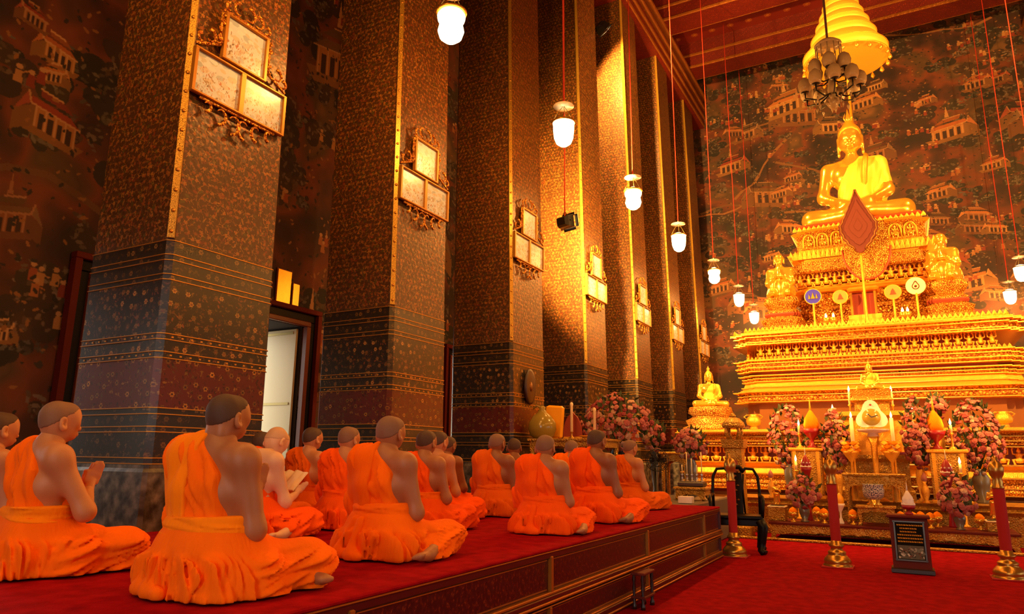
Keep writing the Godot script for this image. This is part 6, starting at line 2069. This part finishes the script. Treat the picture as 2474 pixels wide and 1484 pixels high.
	for q in [[1990, 1232, -13.25], [2012, 1215, -13.5], [2205, 1240, -13.2], [2222, 1228, -13.45], [2246, 1236, -13.3], [1916, 1238, -13.2], [2366, 1250, -13.5], [2060, 1238, -13.25], [2175, 1240, -13.25], [1972, 1222, -13.6], [2262, 1222, -13.6]]:
		var p := Vector3(at_z(q[0], q[1], q[2]).x, yt, q[2])
		if first: cup.position = p
		else: dup(cup, p)
		first = false
	var bud := thing("bud_vase", "slender gilded bud vase standing on the offering counter", "vase", Vector3.ZERO, "gilded bud vases on the offering counter")
	lathed(bud, "body", [[0.06, 0.0], [0.065, 0.02], [0.03, 0.05], [0.07, 0.16], [0.06, 0.24], [0.02, 0.32], [0.035, 0.36], [0.0, 0.36]], M.gold_plain, Vector3.ZERO, 12)
	lathed(bud, "bud", [[0.02, 0.34], [0.05, 0.4], [0.035, 0.46], [0.0, 0.52]], M.salmon, Vector3.ZERO, 8)
	first = true
	for x in [1862, 2002, 2232, 2412]:
		var p := Vector3(at_z(x, 1150, -14.12).x, yo, -14.12)
		if first: bud.position = p
		else: dup(bud, p)
		first = false

func build_furniture() -> void:
	var st: SurfaceTool
	# ---- barrier posts
	var proto: Node3D = null
	for e in [[1775, 1345, "red velvet barrier post on a brass bell foot, in front of the black chair"], [2025, 1370, "red velvet barrier post on a brass bell foot, left of the glazed sign box"], [2440, 1400, "red velvet barrier post on a brass bell foot, right of the glazed sign box"]]:
		var p := at_y(e[0], e[1], 0.0)
		if proto == null:
			proto = thing("barrier_post", e[2], "post", p, "red barrier posts before the altar")
			lathed(proto, "foot", [[0.17, 0.0], [0.175, 0.02], [0.16, 0.035], [0.155, 0.05], [0.165, 0.065], [0.15, 0.1], [0.115, 0.14], [0.1, 0.155], [0.11, 0.17], [0.1, 0.19], [0.075, 0.205], [0.068, 0.23], [0.09, 0.25], [0.09, 0.27], [0.066, 0.285], [0.062, 0.32], [0.0, 0.32]], M.brass, Vector3.ZERO, 20)
			boxed(proto, "base_plate", Vector3(0, 0.008, 0), Vector3(0.36, 0.016, 0.36), M.post_velvet, 0.004)
			lathed(proto, "sleeve", [[0.058, 0.31], [0.06, 0.33], [0.06, 1.0], [0.058, 1.02], [0.0, 1.02]], M.post_velvet, Vector3.ZERO, 16)
			lathed(proto, "finial", [[0.062, 1.01], [0.066, 1.03], [0.05, 1.05], [0.06, 1.09], [0.045, 1.12], [0.075, 1.18], [0.085, 1.25], [0.06, 1.31], [0.03, 1.34], [0.035, 1.37], [0.0, 1.4]], M.brass, Vector3.ZERO, 16)
		else: dup(proto, p, 0.0, e[2])
	# ---- glazed sign box
	var a := at_y(2160, 1386, 0.0); var b := at_y(2255, 1392, 0.0)
	var W := b.x - a.x
	var s := thing("sign_box", "dark wooden glazed sign box with gold lines of text and a photograph", "sign", Vector3((a.x + b.x) / 2, 0, -10.05))
	var H := at_z(2200, 1252, -10.05).y
	boxed(s, "case", Vector3(0, H / 2, -0.12), Vector3(W, H, 0.22), M.red_wood, 0.012)
	boxed(s, "lid", Vector3(0, H + 0.012, -0.12), Vector3(W + 0.06, 0.035, 0.3), M.red_wood, 0.01)
	boxed(s, "foot", Vector3(0, 0.03, -0.11), Vector3(W + 0.05, 0.06, 0.28), M.dark_wood, 0.01)
	var cv := Canvas.new(256, 420, C("14100c"))
	var r := RandomNumberGenerator.new(); r.seed = 5
	for k in 6:
		var x := 22.0 + (24.0 if k == 1 or k == 2 else 0.0)
		while x < (234.0 if k != 1 and k != 2 else 190.0):
			var w := r.randf_range(8, 22)
			cv.rect(x, 34 + k * 36, w, 12, C("b9832a"))
			for q in int(w / 5): cv.rect(x + q * 5, 28 + k * 36 + (q % 3) * 2, 3, 6, C("b9832a"))
			x += w + 4
	cv.rect(14, 260, 228, 146, C("5c5a50"))
	for k in 60: blot(cv, Vector2(r.randf_range(20, 236), r.randf_range(290, 400)), r.randf_range(8, 26), r.randf() * 3, [C("8f8c82"), C("3a3a34"), C("b9b4a8"), C("6a4a40"), C("6d7268")][r.randi() % 5])
	var sm := mat("sign_print", C("ffffff"), 0.75)
	sm.metallic_specular = 0.2
	sm.albedo_texture = cv.tex()
	st = mb()
	var y0 := H * 0.24; var y1 := H * 0.93; var hw := W * 0.38
	quad_uv(st, Vector3(-hw, y1, 0.0), Vector3(hw, y1, 0.0), Vector3(hw, y0, 0.0), Vector3(-hw, y0, 0.0))
	obj("printed_sheet", st, sm, s)
	st = mb()
	for q in [[0.0, y1, hw * 2 + 0.03, 0.016], [0.0, y0, hw * 2 + 0.03, 0.016]]: box(st, Vector3(q[0], q[1], 0.0), Vector3(q[2], q[3], 0.02))
	for x in [-hw, hw]: box(st, Vector3(x, (y0 + y1) / 2, 0.0), Vector3(0.016, y1 - y0, 0.02))
	obj("silver_edge", st, M.silver_dark, s)
	phum(2196, 1160, 1236, -10.17, H + 0.03, M.white_enamel, M.red_enamel, "white bud on a red and white footed bowl standing on the sign box", M.white_enamel, true)
	# ---- black carved chair
	var c := at_y(1815, 1338, 0.0)
	var ch := thing("carved_chair", "ornate black lacquered armchair with looped back behind the first barrier post", "chair", Vector3(-2.27, 0, -10.95))
	ch.rotation.y = 0.2
	var sw := 0.33; var sy := 0.5; var top := 1.2
	boxed(ch, "seat", Vector3(0, sy, 0), Vector3(sw * 2 + 0.04, 0.05, 0.5), M.black_lacquer, 0.015)
	boxed(ch, "seat_rail", Vector3(0, sy - 0.07, 0), Vector3(sw * 2, 0.09, 0.46), M.black_lacquer, 0.01)
	for x in [-1.0, 1.0]:
		for z in [-1.0, 1.0]:
			st = mb(true)
			tube(st, [Vector3(x * sw * 0.94, sy - 0.04, z * 0.22), Vector3(x * sw * 1.06, sy * 0.75, z * 0.25), Vector3(x * sw * 0.98, sy * 0.35, z * 0.23), Vector3(x * sw * 0.92, 0.06, z * 0.22), Vector3(x * sw * 1.05, 0.02, z * 0.25)], [0.07, 0.068, 0.055, 0.05, 0.06], 8)
			obj("leg", st, M.black_lacquer, ch)
		st = mb(true)
		tube(st, [Vector3(x * sw, sy, -0.22), Vector3(x * sw * 1.02, sy + 0.35, -0.25), Vector3(x * sw * 0.98, top - 0.14, -0.27), Vector3(x * sw * 0.8, top - 0.03, -0.27), Vector3(x * sw * 0.45, top - 0.02, -0.27), Vector3(x * sw * 0.3, top - 0.08, -0.27)], 0.022, 8)
		obj("back_post", st, M.black_lacquer, ch)
		st = mb(true)
		tube(st, [Vector3(x * sw * 0.36, sy, -0.22), Vector3(x * sw * 0.3, sy + 0.4, -0.26), Vector3(x * sw * 0.36, top - 0.1, -0.27)], 0.016, 6)
		obj("inner_rod", st, M.black_lacquer, ch)
		st = mb(true)
		tube(st, [Vector3(x * sw, sy + 0.3, -0.25), Vector3(x * sw * 1.12, sy + 0.28, 0.0), Vector3(x * sw * 1.12, sy + 0.24, 0.2), Vector3(x * sw * 1.05, sy, 0.21)], 0.022, 8)
		obj("arm", st, M.black_lacquer, ch)
	boxed(ch, "splat", Vector3(0, (sy + top) / 2 - 0.03, -0.255), Vector3(sw * 0.58, top - sy - 0.1, 0.02), M.black_lacquer, 0.006, Basis(Vector3.RIGHT, -0.05))
	st = mb(true)
	for k in 9: lathe(st, [[0.0, -0.02], [0.03, 0.0], [0.0, 0.02]], 6, Vector3(0.04 * sin(k * 2.1), sy + 0.15 + k * 0.07, -0.24))
	obj("carving", st, M.gold_dark, ch).set_meta("kind", "stuff")
	st = mb(true)
	tube(st, [Vector3(-sw * 0.36, top - 0.07, -0.27), Vector3(-sw * 0.2, top, -0.27), Vector3(sw * 0.2, top, -0.27), Vector3(sw * 0.36, top - 0.07, -0.27)], 0.035, 8)
	obj("crest", st, M.black_lacquer, ch)
	# ---- stone ledge beyond the platform, and what stands on it
	var lg := thing("stone_ledge", "grey stone ledge at the altar end of the monks' platform", "ledge", Vector3.ZERO)
	boxed(lg, "block", Vector3(-4.18, STAGE / 2, -11.6), Vector3(2.78, STAGE - 0.012, 2.7), M.stone_trim, 0.02)
	var t0 := at_z(1272, 1060, -10.45); var t1 := at_z(1452, 1060, -10.45)
	var tb := legged_table("gilt side table carrying a glazed jar and a yellow cushion, beside the third column", t0.x + 0.06, t1.x, -10.45, 0.78, STAGE, t0.y, 0.1, M.gold_table, M.gold_table, "side_table")
	var ty := t0.y
	var zt := -10.72
	var jp := at_z(1310, 1050, zt)
	var jar := thing("glazed_jar", "round olive-gold glazed jar with a long neck on the gilt side table", "jar", Vector3(jp.x, ty, zt))
	lathed(jar, "body", [[0.12, 0.0], [0.2, 0.05], [0.24, 0.16], [0.23, 0.27], [0.16, 0.38], [0.08, 0.44], [0.05, 0.5], [0.06, 0.53], [0.03, 0.55], [0.0, 0.56]], M.jar_glaze, Vector3.ZERO, 20)
	st = mb(true)
	tube(st, [Vector3(0.0, 0.5, 0), Vector3(-0.1, 0.56, 0.02), Vector3(-0.16, 0.5, 0.02)], [0.025, 0.02, 0.012], 6)
	obj("spout", st, M.jar_glaze, jar)
	var cp := at_z(1326, 1045, -10.9)
	var cu := thing("yellow_cushion", "upright yellow satin cushion leaning behind the glazed jar", "cushion", Vector3(cp.x, ty, -11.08))
	boxed(cu, "pad", Vector3(0.02, 0.3, 0), Vector3(0.3, 0.56, 0.11), M.yellow_satin, 0.05, Basis(Vector3.BACK, -0.08))
	boxed(cu, "backing", Vector3(0, 0.02, 0), Vector3(0.2, 0.04, 0.1), M.yellow_satin, 0.01)
	var ap := at_z(1382, 1052, -10.85)
	var ar := thing("red_plaque", "dark red half-round plaque on the gilt side table behind the tall candle", "plaque", Vector3(ap.x, ty, -10.88))
	var pts := PackedVector2Array()
	for k in 15: pts.append(Vector2(cos(PI * k / 14.0) * 0.17, 0.04 + sin(PI * k / 14.0) * (0.42 if k == 7 else 0.38)))
	st = mb()
	prism(st, pts, 0.03)
	obj("board", st, M.red_lacquer, ar)
	boxed(ar, "foot", Vector3(0, 0.02, 0), Vector3(0.3, 0.04, 0.1), M.gold_plain)
	for e in [[1382, 972, 1036, "tall unlit altar candle before the red half-round plaque"], [1437, 985, 1050, "tall unlit altar candle at the end of the gilt side table"]]:
		var q := at_z(e[0], e[1], -10.68)
		var k := thing("altar_candle", e[3], "candle", Vector3(q.x, ty, -10.66))
		var h := q.y - ty
		lathed(k, "holder", [[0.05, 0.0], [0.05, 0.015], [0.015, 0.04], [0.015, 0.1], [0.03, 0.12], [0.0, 0.12]], M.brass)
		lathed(k, "wax", [[0.022, 0.11], [0.022, h - 0.06], [0.03, h - 0.04], [0.02, h - 0.01], [0.0, h]], M.wax)
	var dp := at_z(1420, 1055, -10.6)
	var dish := thing("brass_dish", "shallow yellow dish at the front of the gilt side table", "dish", Vector3(dp.x, ty, -10.62))
	lathed(dish, "bowl", [[0.06, 0.0], [0.06, 0.015], [0.1, 0.03], [0.15, 0.05], [0.14, 0.05], [0.0, 0.03]], M.yellow_satin)
	# ---- black pedestal fan
	var fp := at_z(1583, 1112, -11.0)
	var fn := thing("pedestal_fan", "black pedestal fan with a round wire guard behind the last monk", "fan", Vector3(fp.x, STAGE, -11.0), "", 0.6)
	var fh := fp.y - STAGE
	lathed(fn, "base", [[0.18, 0.0], [0.18, 0.02], [0.04, 0.05], [0.02, 0.08], [0.02, fh], [0.0, fh]], M.black_metal)
	lathed(fn, "motor", [[0.0, -0.16], [0.06, -0.14], [0.075, -0.02], [0.05, 0.05], [0.0, 0.06]], M.black_metal, Vector3(0, fh, 0), 14, Basis(Vector3.RIGHT, PI / 2))
	st = mb(true)
	for k in 4:
		var rr := [0.17, 0.17, 0.1, 0.1][k] as float
		var ring := []
		for q in 25: ring.append(Vector3(cos(TAU * q / 24) * rr, fh + sin(TAU * q / 24) * rr, 0.05 + (k % 2) * 0.1))
		tube(st, ring, 0.005, 4, false)
	for k in 16:
		var an := TAU * k / 16
		tube(st, [Vector3(cos(an) * 0.03, fh + sin(an) * 0.03, 0.16), Vector3(cos(an) * 0.15, fh + sin(an) * 0.15, 0.15), Vector3(cos(an) * 0.17, fh + sin(an) * 0.17, 0.1), Vector3(cos(an) * 0.05, fh + sin(an) * 0.05, 0.03)], 0.004, 4)
	obj("guard", st, M.black_metal, fn)
	for k in 3:
		boxed(fn, "blade", Vector3(0, fh, 0.09) + Basis(Vector3.BACK, TAU * k / 3) * Vector3(0.08, 0, 0), Vector3(0.13, 0.07, 0.006), M.black_metal, 0.002, Basis(Vector3.BACK, TAU * k / 3) * Basis(Vector3.RIGHT, 0.4))
	# ---- stone lantern
	var lz := -13.22
	var lp := at_z(1778, 1140, lz)
	var ln := thing("stone_lantern", "tall pale gold lantern pillar with a ribbed dome behind the black chair", "lantern", Vector3(lp.x, 0, lz))
	var L1 := at_z(1778, 1085, lz).y; var L2 := at_z(1778, 1062, lz).y; var L3 := at_z(1776, 1032, lz).y; var L4 := at_z(1776, 998, lz).y
	st = mb()
	moulding(st, Vector3.ZERO, 0.15, 0.15, [[0.08, 0.0], [0.08, 0.15], [0.02, 0.2], [0.0, 0.25], [-0.01, L1], [0.03, L1 + 0.02], [0.05, L2]])
	obj("pillar", st, M.gold_table, ln)
	boxed(ln, "niche", Vector3(0.0, (L1 + 0.7) / 2, 0.14), Vector3(0.13, 0.4, 0.02), M.red_lacquer, 0.004)
	for k in 4:
		var an := TAU * k / 4 + PI / 4
		st = mb(true)
		tube(st, [Vector3(cos(an) * 0.1, L2, sin(an) * 0.1), Vector3(cos(an) * 0.16, (L2 + L3) / 2, sin(an) * 0.16), Vector3(cos(an) * 0.14, L3, sin(an) * 0.14)], 0.035, 6)
		obj("rib_post", st, M.gold_table, ln)
	st = mb()
	var rings := []
	for p in [[0.17, L3 - 0.02], [0.19, L3 + 0.02], [0.17, L3 + 0.08], [0.1, lerpf(L3, L4, 0.6)], [0.04, lerpf(L3, L4, 0.7)], [0.05, lerpf(L3, L4, 0.78)], [0.02, L4]]:
		var rg := PackedVector3Array()
		for q in 24:
			var kk: float = p[0] * (1.0 + (0.08 if q % 2 else 0.0))
			rg.append(Vector3(cos(TAU * q / 24) * kk, p[1], sin(TAU * q / 24) * kk))
		rings.append(rg)
	loft(st, rings, true, true)
	obj("dome", st, M.gold_table, ln)
	# ---- candlestick tray on a small table
	var k0 := at_z(1636, 1184, -11.5); var k1 := at_z(1716, 1184, -11.5)
	var kt := legged_table("small carved gold table under the row of silver candlesticks", k0.x, minf(k1.x, -2.85), -11.4, 0.4, STAGE, maxf(STAGE + 0.2, k0.y), 0.09, M.gold_table, M.gold_table, "tray_table")
	var ky := maxf(STAGE + 0.2, k0.y)
	var kc := (k0.x + minf(k1.x, -2.85)) / 2; var kw := minf(k1.x, -2.85) - k0.x
	var tr := thing("silver_tray", "dark silver tray holding the row of candlesticks", "tray", Vector3(kc, ky, -11.58))
	boxed(tr, "tray", Vector3(0, 0.04, 0), Vector3(kw * 0.9, 0.08, 0.25), M.silver_dark, 0.02)
	for k in 5:
		var cs := thing("candlestick", "small silver candlestick with a thin white candle on the dark tray", "candlestick", Vector3(kc + kw * 0.9 * (k - 2) / 5.2, ky + 0.08, -11.58), "candlesticks on the silver tray")
		lathed(cs, "stick", [[0.035, 0.0], [0.035, 0.01], [0.012, 0.03], [0.02, 0.06], [0.01, 0.09], [0.03, 0.12], [0.0, 0.12]], M.silver, Vector3.ZERO, 10)
		lathed(cs, "wax", [[0.009, 0.11], [0.009, 0.26 + 0.1 * ((k * 2) % 3)], [0.0, 0.27 + 0.1 * ((k * 2) % 3)]], M.wax, Vector3.ZERO, 6)
	var wb := at_z(1696, 1212, -10.6)
	var pb := thing("paper_box", "small white box on the stone ledge under the tray table", "box", Vector3(clampf(wb.x, -3.2, -2.92), STAGE, -10.6))
	boxed(pb, "box", Vector3(0, 0.05, 0), Vector3(0.2, 0.1, 0.14), M.white_enamel, 0.006)
	# ---- gilded side altar left of the lantern
	var g0 := at_z(1592, 1092, -13.4); var g1 := at_z(1642, 1092, -13.4)
	legged_table("narrow gilded altar table left of the pink bouquet above the candlesticks", g0.x, g1.x + 0.1, -13.5, 0.4, 0.0, g0.y, 0.16, M.gold_table, M.gold_plain)
	# ---- oval plaque on the third column
	var op := at_x(1281, 935, COLX + 0.03)
	var ov := thing("oval_plaque", "dark oval plaque hung on the third column above the glazed jar", "plaque", Vector3(COLX + 0.028, op.y, op.z))
	lathed(ov, "disc", [[0.0, -0.02], [0.2, -0.015], [0.2, 0.01], [0.17, 0.02], [0.0, 0.02]], M.dark_wood, Vector3.ZERO, 20, Basis(Vector3(0, 1, 0), Vector3(1, 0, 0), Vector3(0, 0, -1.0)).orthonormalized() * Basis.IDENTITY)
	ov.scale = Vector3(1, 1.55, 1)
	lathed(ov, "boss", [[0.0, 0.0], [0.07, 0.005], [0.0, 0.03]], M.gold_dark, Vector3(0.01, 0, 0), 12, Basis(Vector3(0, 1, 0), Vector3(1, 0, 0), Vector3(0, 0, -1.0)))
	# ---- gilt lacquer panels above the doorway past the first column
	for e in [[-9.35, -9.72, 4.16, 4.88, "taller gilt lacquer panel above the lit doorway, glowing orange"], [-9.76, -9.95, 4.2, 4.67, "narrow gilt lacquer panel above the lit doorway"]]:
		var g := thing("gilt_panel", e[4], "panel", Vector3(-10.5, 0, (e[0] + e[1]) / 2))
		boxed(g, "panel", Vector3(0.03, (e[2] + e[3]) / 2, 0), Vector3(0.03, e[3] - e[2], e[0] - e[1] - 0.03), M.gold_polished, 0.004)
		boxed(g, "frame", Vector3(0.012, (e[2] + e[3]) / 2, 0), Vector3(0.024, e[3] - e[2] + 0.04, e[0] - e[1]), M.frame_wood, 0.004)

const MONKS := true

func _ready() -> void:
	rng.seed = 7
	setup()
	make_materials()
	build_room()
	build_columns()
	build_pictures()
	build_dais()
	build_lamps()
	build_throne()
	build_images()
	build_parasol()
	build_throne_things()
	build_chandelier()
	build_offerings()
	build_furniture()
	if MONKS: build_monks()
